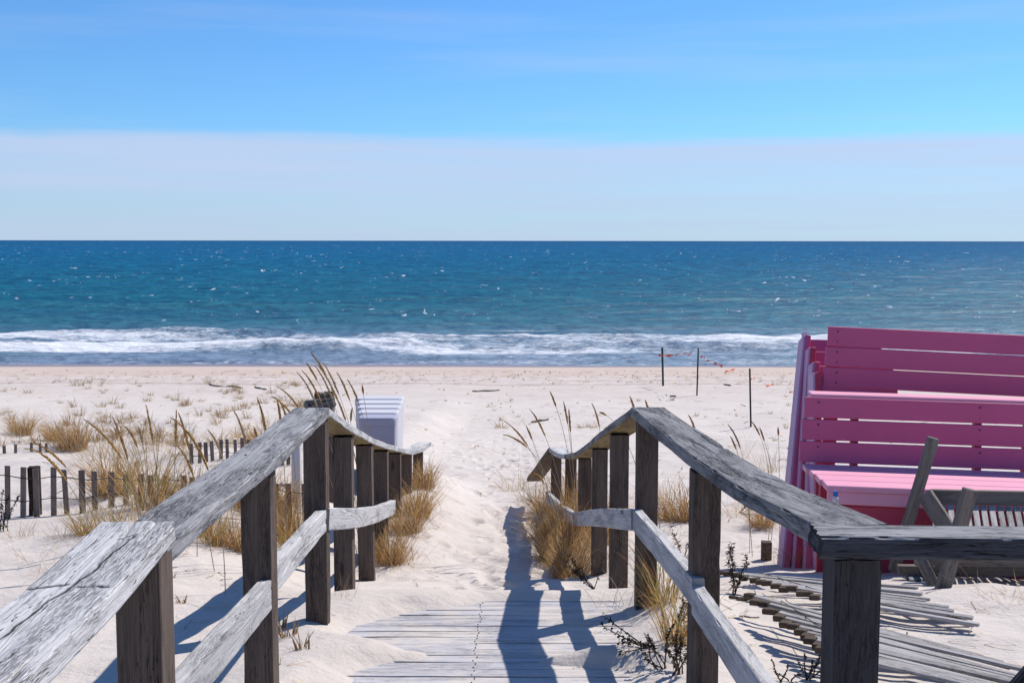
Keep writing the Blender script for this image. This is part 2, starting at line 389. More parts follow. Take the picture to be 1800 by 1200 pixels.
def paint_mat(name, c, dirt=.25):
    m = Mat(name, .55, .35)
    uv = m.n('ShaderNodeUVMap').outputs[0]; tc = m.n('ShaderNodeTexCoord').outputs['Object']
    oi = m.n('ShaderNodeObjectInfo').outputs['Random']
    a = m.noise(m.mapped(uv, (3, 120, 1)), 1, 4, .6)
    b = m.noise(tc, 3.5, 5, .6)
    base = m.mix(m.mrange(b, .35, .7, 0, dirt), c, [q * .72 for q in c])
    base = m.mix(m.mrange(a, .5, .8, 0, .25), base, [min(1, q * 1.08 + .03) for q in c])
    base = m.mix(m.mrange(oi, 0, 1, 0, .30), base, (c[0] * .86, c[1] * .78, c[2] * .88))
    sc = m.noise(m.mapped(uv, (14, 60, 1)), 1, 3, .7)
    base = m.mix(m.mrange(sc, .70, .72, 0, .75), base, (.50, .42, .40))
    gr = m.noise(m.mapped(uv, (2.2, 26, 1), (3, 1, 0)), 1, 5, .7); base = m.mix(m.mrange(gr, .55, .75, 0, .28), base, [q * .62 for q in c])
    m.color(base); m.normal(m.bump(a, .0012, .6)); return m.m
PINK = paint_mat('pink_paint', (.54, .105, .215))  # paint colour darkened for the shaded backs; paler sunlit copy follows
PINKS = paint_mat('sunlit_pink_paint', (.74, .33, .44))  # same paint, with the sunlight on seat, apron and cap put into its colour
PINKE = paint_mat('skylit_pink_edge', (.60, .36, .50))  # sky light on the frame edges, painted as a paler pink
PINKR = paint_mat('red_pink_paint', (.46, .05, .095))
WHITE = paint_mat('white_plastic', (.56, .55, .56), .15)
GREYP = paint_mat('grey_plastic', (.36, .35, .42), .1)

def simple(name, c, rough=.8, var=.25, scale=30, spec=.3):
    m = Mat(name, rough, spec); tc = m.n('ShaderNodeTexCoord').outputs['Object']
    n = m.noise(tc, scale, 4); m.color(m.mix(m.mrange(n, .3, .7, 0, 1), c, [q * (1 - var * 1.6) for q in c])); m.normal(m.bump(n, .002, .5)); return m.m
IRON = simple('stake_black', (.025, .03, .028), .6, .3, 60)
GREEN = simple('stake_green', (.015, .075, .065), .55, .3, 60)
ORANGE = simple('orange_tape', (.85, .12, .03), .6, .2, 20)
ROPE = simple('rope_fibre', (.36, .29, .22), .9, .4, 90)
DRIFTW = simple('driftwood', (.22, .175, .14), .9, .5, 40)
BLACKN = simple('nail_iron', (.03, .025, .025), .6, .2, 90)
BLUEP = simple('blue_plastic', (.02, .16, .52), .4, .2, 30)
CHARRED = simple('charred', (.035, .036, .045), .8, .4, 50)

# grass: colour comes blade by blade from the mesh
def grass_mat(name):
    m = Mat(name, .65, .2)
    a = m.n('ShaderNodeAttribute', attribute_name='col').outputs['Color']
    oi = m.n('ShaderNodeObjectInfo').outputs['Random']
    c = m.mix(m.mrange(oi, 0, 1, 0, .28), a, (.32, .22, .12))
    m.color(c)
    tr = m.n('ShaderNodeBsdfTranslucent'); m.l(c, tr.inputs[0])
    ms = m.n('ShaderNodeMixShader'); ms.inputs[0].default_value = .32; m.l(m.p.outputs[0], ms.inputs[1]); m.l(tr.outputs[0], ms.inputs[2]); m.l(ms.outputs[0], m.o.inputs[0])
    return m.m
GRASS = grass_mat('dry_grass')

# sand
m = Mat('sand', .95, .12)
tc = m.n('ShaderNodeTexCoord').outputs['Object']
sx = m.n('ShaderNodeSeparateXYZ'); m.l(tc, sx.inputs[0]); yy = sx.outputs[1]
n1 = m.noise(tc, .8, 5, .6); n2 = m.noise(tc, 9, 6, .65); n3 = m.noise(tc, 260, 3, .7)
c = m.mix(m.mrange(n1, .3, .7), (.575, .515, .468), (.53, .472, .428))
c = m.mix(m.mrange(n2, .45, .8, 0, .5), c, (.47, .415, .375))
c = m.mix(m.mrange(n3, .55, .85, 0, .55), c, (.42, .36, .33))
# rust and shell speckled strand, then damp and wet sand by the water
wob = m.noise(m.mapped(tc, (.12, .5, 1)), 1, 4)
yw = m.math('ADD', yy, m.math('MULTIPLY', m.math('SUBTRACT', wob, .5), 1.6))
strand = m.noise(m.mapped(tc, (1.4, 5, 1)), 1.5, 5, .7)
band = m.math('MULTIPLY', m.mrange(yw, 29, 31), m.mrange(yw, 45.5, 46.4, 1, 0))
c = m.mix(m.math('MULTIPLY', band, m.mrange(strand, .45, .75, .1, .7)), c, (.44, .34, .285))
warm = m.math('MULTIPLY', m.mrange(yw, 38, 40.5), m.mrange(yw, 46.2, 46.8, 1, 0)); c = m.mix(m.math('MULTIPLY', warm, .6), c, (.50, .38, .31))
trk = m.math('ABSOLUTE', m.math('SUBTRACT', yw, 35.2)); c = m.mix(m.mrange(trk, .12, .45, .55, 0), c, (.36, .28, .25))
trk2 = m.math('ABSOLUTE', m.math('SUBTRACT', yw, 36.9)); c = m.mix(m.mrange(trk2, .1, .35, .4, 0), c, (.38, .30, .27))
wet = m.mrange(yw, 46.0, 46.7); c = m.mix(wet, c, (.24, .175, .165))
m.color(c)
m.l(m.mix(wet, (.95,) * 3, (.30,) * 3), m.p.inputs['Roughness']); 
rip = m.n('ShaderNodeTexWave', wave_type='BANDS', bands_direction='DIAGONAL'); rip.inputs['Scale'].default_value = 5.5; rip.inputs['Distortion'].default_value = 9; rip.inputs['Detail'].default_value = 3; rip.inputs['Detail Scale'].default_value = 1.2
m.l(m.mapped(tc, (1, 1.6, 1)), rip.inputs[0])
h = m.math('ADD', m.math('MULTIPLY', n2, 1.0), m.math('MULTIPLY', rip.outputs['Fac'], .05))
b1 = m.bump(h, .020, .8); m.normal(m.bump(n3, .004, .6, b1))
SAND = m.m

# sea: deep water, turbid green near shore, foam where the mesh says so
m = Mat('sea_water', .22, .0)
tc = m.n('ShaderNodeTexCoord').outputs['Object']
sx = m.n('ShaderNodeSeparateXYZ'); m.l(tc, sx.inputs[0]); yy = sx.outputs[1]
lg = m.math('LOGARITHM', yy, 10.)
foam = m.n('ShaderNodeAttribute', attribute_name='foam').outputs['Fac']
crest = m.n('ShaderNodeAttribute', attribute_name='crest').outputs['Fac']
deep = m.ramp(m.mrange(lg, 1.68, 3.6, 0, 1, False), [(0, (.20, .27, .37)), (.035, (.15, .23, .33)), (.09, (.03, .145, .20)), (.17, (.008, .122, .180)), (.35, (.003, .112, .215)), (.62, (.002, .098, .225)), (1, (.001, .076, .190))])
patch = m.noise(m.mapped(tc, (.010, .03, 1)), 1, 5, .6)
deep = m.mix(m.mrange(patch, .45, .70, 0, .35), deep, (.010, .12, .18))
deep = m.mix(m.mrange(crest, .55, 1.0, 0, .35), deep, (.03, .16, .17))
deep = m.mix(m.mrange(crest, .0, .45, .55, 0), deep, (.004, .055, .13))
fn = m.noise(m.mapped(tc, (1.3, 2.4, 1.5)), 1.4, 8, .78, .6)
fn2 = m.noise(m.mapped(tc, (.16, .7, .6), (3, 1, 0)), 1, 5, .65, .6)
fv = m.math('ADD', m.math('MULTIPLY', fn, .62), m.math('MULTIPLY', fn2, .38))
fv = m.math('ADD', fv, m.math('MULTIPLY', foam, .42))
fa = m.mrange(fv, .69, .90)
# small whitecaps, about the same size in the picture near and far: long crests far out
wvec = m.n('ShaderNodeCombineXYZ'); m.l(m.math('MULTIPLY', m.math('DIVIDE', sx.outputs[0], m.math('POWER', yy, .75)), 26.), wvec.inputs[0]); m.l(m.math('MULTIPLY', lg, 75.), wvec.inputs[1])
wc = m.noise(wvec.outputs[0], 1.3, 5, .7, .5)
wm = m.noise(m.mapped(wvec.outputs[0], (.16, .22, 1)), 1, 3, .5)
wcv = m.math('ADD', wc, m.math('MULTIPLY', m.math('SUBTRACT', wm, .5), .22))
wcf = m.math('MULTIPLY', m.mrange(wcv, .648, .685), m.mrange(yy, 66, 80))
fa = m.math('MAXIMUM', fa, m.math('MULTIPLY', wcf, .75))
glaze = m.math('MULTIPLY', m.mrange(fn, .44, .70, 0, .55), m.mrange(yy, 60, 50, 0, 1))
rp3 = m.noise(m.mapped(wvec.outputs[0], (.75, 1.0, 1)), 1, 7, .75, .4)
deep = m.mix(m.mrange(rp3, .38, .60, .62, 0), deep, (.002, .040, .10))
deep = m.mix(m.mrange(rp3, .56, .72, 0, .35), deep, (.03, .19, .33))
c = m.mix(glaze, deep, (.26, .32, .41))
c = m.mix(fa, c, (.70, .715, .745))
m.color(c); m.p.inputs['Roughness'].default_value = .9
rp = m.noise(m.mapped(tc, (.7, 1.3, 1)), 1.2, 5, .6, .5); rp2 = m.noise(m.mapped(tc, (.10, .30, 1), (2, 2, 0)), 1, 6, .62, .4)
h = m.math('ADD', m.math('MULTIPLY', rp, .22), m.math('MULTIPLY', rp2, 1.0))
nn = m.bump(m.math('ADD', h, m.math('MULTIPLY', fn, .15)), .8, .8)
m.normal(nn)
# wind roughened water sends back much less of the low sky than a flat mirror would
gl = m.n('ShaderNodeBsdfGlossy'); gl.inputs['Roughness'].default_value = .28; m.l(nn, gl.inputs['Normal'])
ms = m.n('ShaderNodeMixShader'); m.l(m.math('MULTIPLY', m.math('SUBTRACT', 1., fa), .075), ms.inputs[0]); m.l(m.p.outputs[0], ms.inputs[1]); m.l(gl.outputs[0], ms.inputs[2]); m.l(ms.outputs[0], m.o.inputs[0])
SEA = m.m

# ------------------------------------------------------------------ the setting
tag(mesh_obj('beach_sand', np.stack([X, Yg, Z], -1).reshape(-1, 3), grid_faces(NY, NX), SAND, smooth=True), 'pale beach sand sloping down from the boardwalk to the water', kind='structure')

ys = [45.0]
while ys[-1] < 1500: ys.append(ys[-1] + max(.16, ys[-1] * .0048))
while ys[-1] < 40000: ys.append(ys[-1] * 1.06)
ys = np.array(ys)
ts = np.concatenate([np.linspace(-3, -.62, 24)[:-1], np.linspace(-.62, .62, 470), np.linspace(.62, 3, 24)[1:]])
Tt, Yw = np.meshgrid(ts, ys); Xw = Tt * Yw
fadew = 1 - sstep(250, 1400, Yw)
wig = (fbm(Xw * .02, Yw * .02, 31, 3) - .5) * 14
hh = np.zeros_like(Xw)
for k, (wl, amp, ang) in enumerate([(17, .16, .12), (9.5, .13, -.22), (6.1, .09, .35), (3.7, .05, -.45), (2.3, .03, .2)]):
    ph = (Yw * math.cos(ang) + Xw * math.sin(ang) + wig * .6) * 2 * math.pi / wl + k * 1.7
    am = .4 + 1.2 * fbm(Xw * .9 / wl, Yw * 1.1 / wl, 40 + k, 2)
    hh += amp * am * (1 - np.abs(np.sin(ph / 2))) * (1 - sstep(wl * 25, wl * 70, Yw))
hh += .32 * (fbm(Xw * .12, Yw * .34, 51, 4) - .5) * fadew
crest = np.clip(hh / .36, 0, 1)
calm = sstep(47, 60, Yw)
# the breaker, the broken wave in front of it and the swash on the sand
e1 = 60.0 + (fbm(Xw * .05, Xw * 0, 61, 3) - .5) * 4
e2 = 54.8 + (fbm(Xw * .06, Xw * 0, 67, 3) - .5) * 3.5
brk = .36 * np.exp(-((Yw - e1) / 1.1) ** 2) * (.35 + 1.1 * vnoise(Xw * .13, Xw * 0, 71))
brk += .34 * np.exp(-((Yw - e2) / 1.1) ** 2) * (.3 + 1.1 * vnoise(Xw * .11, Xw * 0, 73))
brk += .10 * np.exp(-((Yw - 49.6 - (fbm(Xw * .09, Xw * 0, 77, 2) - .5) * 2) / .5) ** 2)
brk += (fbm(Xw * .8, Yw * 1.0, 81, 3) - .5) * .34 * sstep(52, 54, Yw) * (1 - sstep(61, 63, Yw))
Zw = hh * (.25 + .75 * calm) + brk - .12 - (1 - sstep(45, 48, Yw)) * .0
far_c = .7 * (fbm(Xw * .05, Yw * .16, 91, 3)) 
foamv = sstep(50.6, 53.6, Yw + (fbm(Xw * .1, Yw * .3, 85, 3) - .5) * 4) * (1 - sstep(e1 + .6, e1 + 1.6, Yw))
foamv *= .30 + .62 * vnoise(Xw * .09, Yw * .55, 87) + .25 * np.exp(-((Yw - e2 + .3) / 1.2) ** 2)
foamv = np.maximum(foamv, .95 * np.exp(-((Yw - e1 + .6) / 1.4) ** 2) * sstep(.22, .45, vnoise(Xw * .05 + 4, Xw * 0, 71)))
foamv = np.maximum(foamv, .55 * np.exp(-((Yw - 64.8 - (fbm(Xw * .07, Xw * 0, 66, 3) - .5) * 3) / .5) ** 2) * sstep(.55, .7, vnoise(Xw * .045 + 9, Xw * 0, 75)))
foamv = np.maximum(foamv, .42 * np.exp(-((Yw - 49.4 - (fbm(Xw * .09, Xw * 0, 77, 2) - .5) * 2) / .55) ** 2))
foamv = np.maximum(foamv, (.30 + .30 * vnoise(Xw * .08, Yw * .9, 89)) * (1 - sstep(53, 58, Yw)))
sea = mesh_obj('sea', np.stack([Xw, Yw, Zw], -1).reshape(-1, 3), grid_faces(len(ys), len(ts)), SEA, smooth=True)
for nm, arr in (('foam', foamv), ('crest', np.where(Yw < 300, crest, .5))):
    a = sea.data.attributes.new(nm, 'FLOAT', 'POINT'); a.data.foreach_set('value', arr.astype(np.float32).ravel())
tag(sea, 'deep blue sea with small whitecaps and a white line of surf', kind='structure')
# sea floor far out, so the water sheet has ground under it
bed = MB(); bed.add([(-90000, 64, -3.0), (90000, 64, -3.0), (90000, 45000, -30), (-90000, 45000, -30)], [(0, 1, 2, 3)])
tag(bed.obj('seabed', SAND), 'sandy seabed under the water', kind='structure')

# ------------------------------------------------------------------ swept timbers with real grain relief
def timber(name, pts, W, T, mat, parent, up=(0, 0, 1), step=.02, na=14, nb=5, relief=.002, seed=0, warp=.002, endj=.004, under=None, splits=None, side=None):
    """A board swept along pts (the centre of its upper face). W across, T down."""
    P = [Vector(p) for p in pts]
    L = [0]
    for a, b in zip(P, P[1:]): L.append(L[-1] + (b - a).length)
    n = max(2, int(L[-1] / step) + 1); us = np.linspace(0, L[-1], n)
    cen = np.stack([np.interp(us, L, [p[i] for p in P]) for i in range(3)], -1)
    if len(P) > 2:      # soften the bends
        k = max(1, int(.10 / step)); pad = np.concatenate([2 * cen[:1] - cen[k:0:-1], cen, 2 * cen[-1:] - cen[-2:-k - 2:-1]]) if n > k + 1 else cen
        if n > k + 1:
            ker = np.ones(2 * k + 1) / (2 * k + 1); cen = np.stack([np.convolve(pad[:, i], ker, 'valid') for i in range(3)], -1)
    tan = np.gradient(cen, axis=0); tan /= np.linalg.norm(tan, axis=1)[:, None]
    upv = np.array(up, float)
    sd = np.cross(tan, upv); sd /= np.linalg.norm(sd, axis=1)[:, None]
    u2 = np.cross(sd, tan)
    r = min(.005, T * .2)
    # perimeter: (across, down)
    per = []
    A = np.linspace(-W / 2 + r, W / 2 - r, na); B = np.linspace(-r, -T + r, nb)
    for a in A: per.append((a, 0, 0, 1))
    per.append((W / 2 - r * .3, -r * .3, .7, .7))
    for b in B: per.append((W / 2, b, 1, 0))
    per.append((W / 2 - r * .3, -T + r * .3, .7, -.7))
    for a in A[::-1]: per.append((a, -T, 0, -1))
    per.append((-W / 2 + r * .3, -T + r * .3, -.7, -.7))
    for b in B[::-1]: per.append((-W / 2, b, -1, 0))
    per.append((-W / 2 + r * .3, -r * .3, -.7, .7))
    per = np.array(per); m_ = len(per)
    dp = np.sqrt(np.diff(per[:, 0], append=per[0, 0]) ** 2 + np.diff(per[:, 1], append=per[0, 1]) ** 2)
    s = np.concatenate([[0], np.cumsum(dp)[:-1]])
    UU, SS = np.meshgrid(us, s, indexing='ij')
    g = fbm(UU * 2.3 + seed * 7.1, SS * 75 + seed * 3.3, seed, 3) - .5
    g = g * 1.2 + (fbm(UU * 5 + seed, SS * 14, seed + 5, 3) - .5) * 1.2
    ck = np.abs(vnoise(UU * 1.6 + seed * 5, SS * 26 + 3 * vnoise(UU * 2, SS * 6, seed), seed + 9) - .5)
    g -= 2.2 * np.exp(-(ck / .05) ** 2) * sstep(.45, .7, vnoise(UU * 2.2, SS * 9, seed + 12))
    chip = -np.clip(fbm(UU * 9, SS * 6, seed + 15, 3) - .60, 0, 1) * 8 * (np.abs(per[:, 2]) * np.abs(per[:, 3]) > .1)[None, :]
    disp = relief * (g + chip * 1.6)
    ckv = np.zeros_like(UU)
    if splits:      # (list of (u, across) points, half width, depth): splits in the upper face
        A_ = per[None, :, 0] + 0 * UU; topf = (per[None, :, 3] > .5) & (per[None, :, 1] > -.01)
        for pl_, hw, dep in splits:
            q = np.array(pl_, float); dmin = np.full_like(UU, 9.)
            jit = (fbm(UU * 22, A_ * 40, seed + 40, 3) - .5) * .016
            for (u0, a0), (u1, a1) in zip(q[:-1], q[1:]):
                L2 = (u1 - u0) ** 2 + (a1 - a0) ** 2; t_ = np.clip(((UU + jit - u0) * (u1 - u0) + (A_ + jit - a0) * (a1 - a0)) / L2, 0, 1)
                dmin = np.minimum(dmin, np.hypot(UU + jit - u0 - t_ * (u1 - u0), A_ + jit - a0 - t_ * (a1 - a0)))
            f_ = np.where(topf, np.exp(-(dmin / (hw * (.30 + .95 * fbm(UU * 14, A_ * 30, seed + 44, 3) ** 1.2))) ** 2), 0); ckv = np.maximum(ckv, f_); disp = disp - dep * f_
    wp = warp * (fbm(UU * 1.3, SS * 0 + seed, seed + 20, 2) - .5) * 2
    a = per[None, :, 0] + per[None, :, 2] * disp; b = per[None, :, 1] + per[None, :, 3] * disp + wp
    ej = (vnoise(SS * 60, SS * 0, seed + 30) - .5) * endj
    tj = np.zeros_like(UU); tj[0] = -ej[0]; tj[-1] = ej[-1]
    V = cen[:, None, :] + sd[:, None, :] * a[..., None] + u2[:, None, :] * b[..., None] + tan[:, None, :] * tj[..., None]
    V = V.reshape(-1, 3); Fq = grid_faces(n, m_, True)
    uv = np.stack([UU + seed * 2.7, SS + seed * 1.9], -1).reshape(-1, 2)
    # end grain: inner ring + centre
    off = len(V); ex = []; fx = []; ux = []
    for e, base in ((0, 0), (1, (n - 1) * m_)):
        ring = V[base:base + m_]; c0 = ring.mean(0); inn = c0 + (ring - c0) * .5
        k0 = off + len(ex); ex += list(inn) + [c0]
        ux += [(p[0] * .6, p[1] * .6) for p in np.stack([per[:, 0] * .5, per[:, 1] * .5], -1)] + [(0, 0)]
        for j in range(m_):
            j2 = (j + 1) % m_
            q = (base + j, base + j2, k0 + j2, k0 + j); t3 = (k0 + j, k0 + j2, k0 + m_, k0 + m_)
            fx.append(q[::-1] if e == 0 else q); fx.append(None)
            fx[-1] = (k0 + j2, k0 + j, k0 + m_) if e == 0 else (k0 + j, k0 + j2, k0 + m_)
    Vall = np.concatenate([V, np.array(ex)]); UVall = np.concatenate([uv, np.array(ux)])
    Fl = [tuple(f) for f in Fq] + [tuple(f) for f in fx]
    o = mesh_obj(name, Vall, Fl, mat, parent, UVall, smooth=False)
    if splits:
        at_ = o.data.attributes.new('crk', 'FLOAT', 'POINT'); at_.data.foreach_set('value', np.concatenate([ckv.ravel(), np.zeros(len(ex))]).astype(np.float32))
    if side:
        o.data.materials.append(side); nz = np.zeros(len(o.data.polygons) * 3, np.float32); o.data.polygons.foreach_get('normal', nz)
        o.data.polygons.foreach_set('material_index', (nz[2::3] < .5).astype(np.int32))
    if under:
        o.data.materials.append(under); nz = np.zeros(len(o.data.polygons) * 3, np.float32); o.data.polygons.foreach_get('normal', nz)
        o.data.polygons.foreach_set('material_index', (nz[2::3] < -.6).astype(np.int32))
    return o
def smooth_it(o, ang=35):
    o.data.polygons.foreach_set('use_smooth', np.ones(len(o.data.polygons), bool))

def squared_post(parent, cx, Y, ztop, seed, mat=None, w_=.089, top_slope=0, lean=0, near=False):
    zb = gz(cx, Y + w_ / 2) - .35
    # path runs downwards; 'up' is +Y so W is across x
    return timber('post', [(cx, Y, ztop), (cx + lean, Y, zb)], w_, w_, mat or W_POST, parent, up=(0, -1, 0), step=.02 if near else .05, na=16 if near else 8, nb=16 if near else 8, relief=.0012, seed=seed, warp=.001)

# ---- left railing
LP = [(2.15, -.725, .605), (3.30, -.757, .672), (4.46, -.785, .712), (5.22, -.790, .90), (6.40, -.846, 1.155), (7.25, -.850, 1.345), (8.45, -.885, 1.59), (9.5, -.895, 1.80), (10.35, -.868, 1.90)]
def _d(px, py, Y): return CAMZ - at(px, py, Y).z
rl = thing('hand_railing', (-.80, 5.0, gz(-.8, 5.0)), 'left weathered grey wooden handrail stepping down beside the sandy boardwalk', 'railing', 'timber handrails of the beach walkway')
for i, (Y, cx, D) in enumerate(LP):
    squared_post(rl, cx, Y, CAMZ - D - .01, 10 + i, near=i < 3, lean=.012 if i == 4 else 0)
def cap_pts(l): return [(x_, y_, CAMZ - d_) for (x_, y_, d_) in l]
timber('cap_board', cap_pts([(-.66, .9, .545), (-.700, 1.50, .558), (-.727, 1.85, .571), (-.749, 2.235, .560)]), .148, .042, W_CAP, rl, step=.0055, na=60, nb=12, relief=.0022, seed=41, warp=.003, endj=.014,
       splits=[([(.93, -.064), (.945, -.03), (.95, -.015)], .0050, .0035), ([(.935, .008), (.940, .04), (.93, .058)], .0040, .0035), ([(.35, -.045), (.62, -.02), (.86, -.012), (1.02, .004), (1.14, .010), (1.24, .022)], .0027, .0024), ([(1.22, -.005), (1.25, .02)], .003, .004), ([(.1, .03), (.4, .012), (.6, .02)], .002, .004)])
timber('cap_board', cap_pts([(-.752, 2.205, .600), (-.760, 3.35, .632), (-.800, 4.50, .664)]), .140, .040, W_CAPG, rl, step=.008, na=50, nb=9, relief=.0024, seed=43, warp=.004, endj=.010)
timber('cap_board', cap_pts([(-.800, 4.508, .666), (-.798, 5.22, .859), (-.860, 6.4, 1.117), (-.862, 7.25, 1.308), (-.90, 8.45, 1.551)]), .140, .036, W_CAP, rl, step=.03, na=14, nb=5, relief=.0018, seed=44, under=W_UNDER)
timber('cap_board', cap_pts([(-.902, 8.47, 1.553), (-.912, 9.5, 1.768), (-.87, 10.1, 1.855), (-.82, 10.5, 1.872)]), .140, .036, W_CAP, rl, step=.03, na=14, nb=5, relief=.0018, seed=45, under=W_UNDER)
def midrail(parent, l, sgn, seed, mat=W_RAIL, near=True):
    # l: (x of the outer face, y, D of the top edge); a board on edge
    return timber('middle_rail', cap_pts(l), .040, .092, mat, parent, step=.014 if near else .03, na=10 if near else 6, nb=22 if near else 8, relief=.0016, seed=seed, warp=.003)
midrail(rl, [(-.720, 1.6, .890), (-.734, 3.335, 1.004)], 1, 51)
midrail(rl, [(-.735, 3.345, .974), (-.762, 4.495, 1.069)], 1, 52)
midrail(rl, [(-.752, 4.503, 1.071), (-.722, 5.22, 1.243), (-.777, 6.4, 1.511), (-.780, 7.32, 1.69)], 1, 53, near=False)

# ---- right railing with its corner
RP = [(2.10, .655, .59), (3.50, .612, .712), (4.80, .582, .752), (5.55, .535, .945), (6.60, .520, 1.21), (7.80, .510, 1.50), (8.9, .470, 1.70), (9.7, .385, 1.82)]
rr = thing('hand_railing', (.58, 5.0, gz(.58, 5.0)), 'right weathered wooden handrail with a square corner post beside the pink benches', 'railing', 'timber handrails of the beach walkway')
for i, (Y, cx, D) in enumerate(RP):
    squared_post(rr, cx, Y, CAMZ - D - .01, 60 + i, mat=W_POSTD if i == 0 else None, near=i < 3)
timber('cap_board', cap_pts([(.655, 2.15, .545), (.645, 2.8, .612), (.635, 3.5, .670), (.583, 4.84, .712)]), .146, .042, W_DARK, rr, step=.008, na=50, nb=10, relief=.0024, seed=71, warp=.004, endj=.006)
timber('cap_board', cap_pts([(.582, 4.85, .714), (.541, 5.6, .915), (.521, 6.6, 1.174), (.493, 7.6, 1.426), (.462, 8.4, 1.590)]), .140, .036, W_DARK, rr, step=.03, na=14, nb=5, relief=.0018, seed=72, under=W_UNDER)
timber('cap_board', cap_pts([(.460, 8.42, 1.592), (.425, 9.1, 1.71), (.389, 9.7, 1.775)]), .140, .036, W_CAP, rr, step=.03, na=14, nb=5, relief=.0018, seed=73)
timber('cap_board', cap_pts([(.386, 9.72, 1.778), (.326, 10.1, 1.945), (.279, 10.3, 2.06), (.21, 10.65, 2.24)]), .140, .036, W_POST, rr, step=.03, na=12, nb=5, relief=.0018, seed=74)  # shade on this end painted in by using the dark post wood
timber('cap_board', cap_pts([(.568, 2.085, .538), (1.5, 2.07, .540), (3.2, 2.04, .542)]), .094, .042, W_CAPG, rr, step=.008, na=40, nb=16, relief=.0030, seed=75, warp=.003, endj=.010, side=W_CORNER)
midrail(rr, [(.625, 1.9, 1.010), (.580, 3.46, 1.068)], -1, 81)
midrail(rr, [(.582, 3.47, 1.045), (.535, 4.76, 1.135)], -1, 82)
midrail(rr, [(.525, 4.77, 1.138), (.468, 5.55, 1.321), (.453, 6.6, 1.582), (.438, 7.8, 1.885), (.398, 8.9, 2.09), (.31, 9.7, 2.16)], -1, 83, near=False)
squared_post(rr, 2.9, 2.0, CAMZ - .58, 69)
def nail_heads(parent, pts):
    b = MB()
    for p in pts: b.tube([Vector(p) - Vector((0, 0, .004)), Vector(p) + Vector((0, 0, .0022))], .0042, 7)
    tag(b.obj('nail_head', BLACKN, parent), kind='stuff')
nail_heads(rl, [(x_ + dx, y_ + dy, CAMZ - D_) for (Y, cx, _), D_ in zip(LP[:3], (.566, .632, .664)) for x_, y_ in [(cx, Y)] for dx, dy in ((-.03, .02), (.028, -.015))])
nail_heads(rr, [(cx + dx, Y + dy, CAMZ - D_) for (Y, cx, _), D_ in zip(RP[:3], (.545, .672, .714)) for dx, dy in ((-.03, .05), (.028, .02))])
# charred timber end poking in at the lower right
ct = thing('timber_end', at(1850, 1300, 2.6), 'dark broken timber end poking in at the bottom right corner', 'timber')
timber('board', [at(1725, 1265, 2.62), at(1803, 1175, 2.60), at(1850, 1120, 2.58)], .05, .14, CHARRED, ct, step=.015, na=10, nb=22, relief=.005, seed=88, endj=.03)

# ---- boardwalk planks, half drifted over
bw = thing('boardwalk', (-.07, 3.8, gz(-.07, 3.8) - .05), 'bleached boardwalk of cross planks partly buried in drifted sand', 'boardwalk')
pm = []
for v_ in range(4):
    w_ = .089; nseg = 60; us = np.linspace(-.70, .62, nseg)
    ed0 = (fbm(us * 4, us * 0, 100 + v_, 3) - .5) * .012; ed1 = (fbm(us * 4, us * 0, 120 + v_, 3) - .5) * .012
    V = []
    prof = [(0, -.035), (0, -.004), (.004, 0), (.3, .0), (.6, 0), (.996, 0), (1, -.004), (1, -.035)]
    for i, u in enumerate(us):
        for f_, z_ in prof:
            cup = -.002 * (1 - (2 * f_ - 1) ** 2)
            V.append((u, -w_ / 2 + ed0[i] + f_ * (w_ + ed1[i] - ed0[i]), z_ + cup + (fbm(np.array([u * 3]), np.array([f_ * 5.]), 140 + v_, 2)[0] - .5) * .006))
    Fc = grid_faces(nseg, 8)[:, ::-1]
    uv = np.array([(v[0] + v_ * 9, v[1] + v[2] + v_ * 5) for v in V])
    pm.append((np.array(V), Fc, uv))
meshes = []
for i in range(66):
    Y = -.9 + i * .0935
    if Y > 5.32: break
    v_ = (i * 7) % 4
    z = deck_z(Y) + rnd.uniform(-.0012, .0012)
    if len(meshes) <= v_ or meshes[v_] is None:
        while len(meshes) <= v_: meshes.append(None)
        V, Fc, uv = pm[v_]
        o = mesh_obj('plank', V, Fc, W_PLANK, bw, uv, world=False); meshes[v_] = o.data
    else:
        o = bpy.data.objects.new('plank', meshes[v_]); C.objects.link(o); o.parent = bw
    o.location = (rnd.uniform(-.012, .012), Y - bw.location.y, z - bw.location.z)
    o.rotation_euler = (math.atan(-.104), rnd.uniform(-.002, .002), rnd.uniform(-.004, .004))
nl = MB()
for i in range(66):
    Y = -.9 + i * .0935
    for dx in (-.135,):
        for dy in (-.024, .024):
            x_ = dx + .0 + rnd.uniform(-.008, .008); z = deck_z(Y + dy) + .001
            nl.tube([(x_ - 0, Y + dy, z - .01), (x_, Y + dy, z + .0015)], .0024, 6)
tag(nl.obj('nail', BLACKN, bw), kind='stuff')

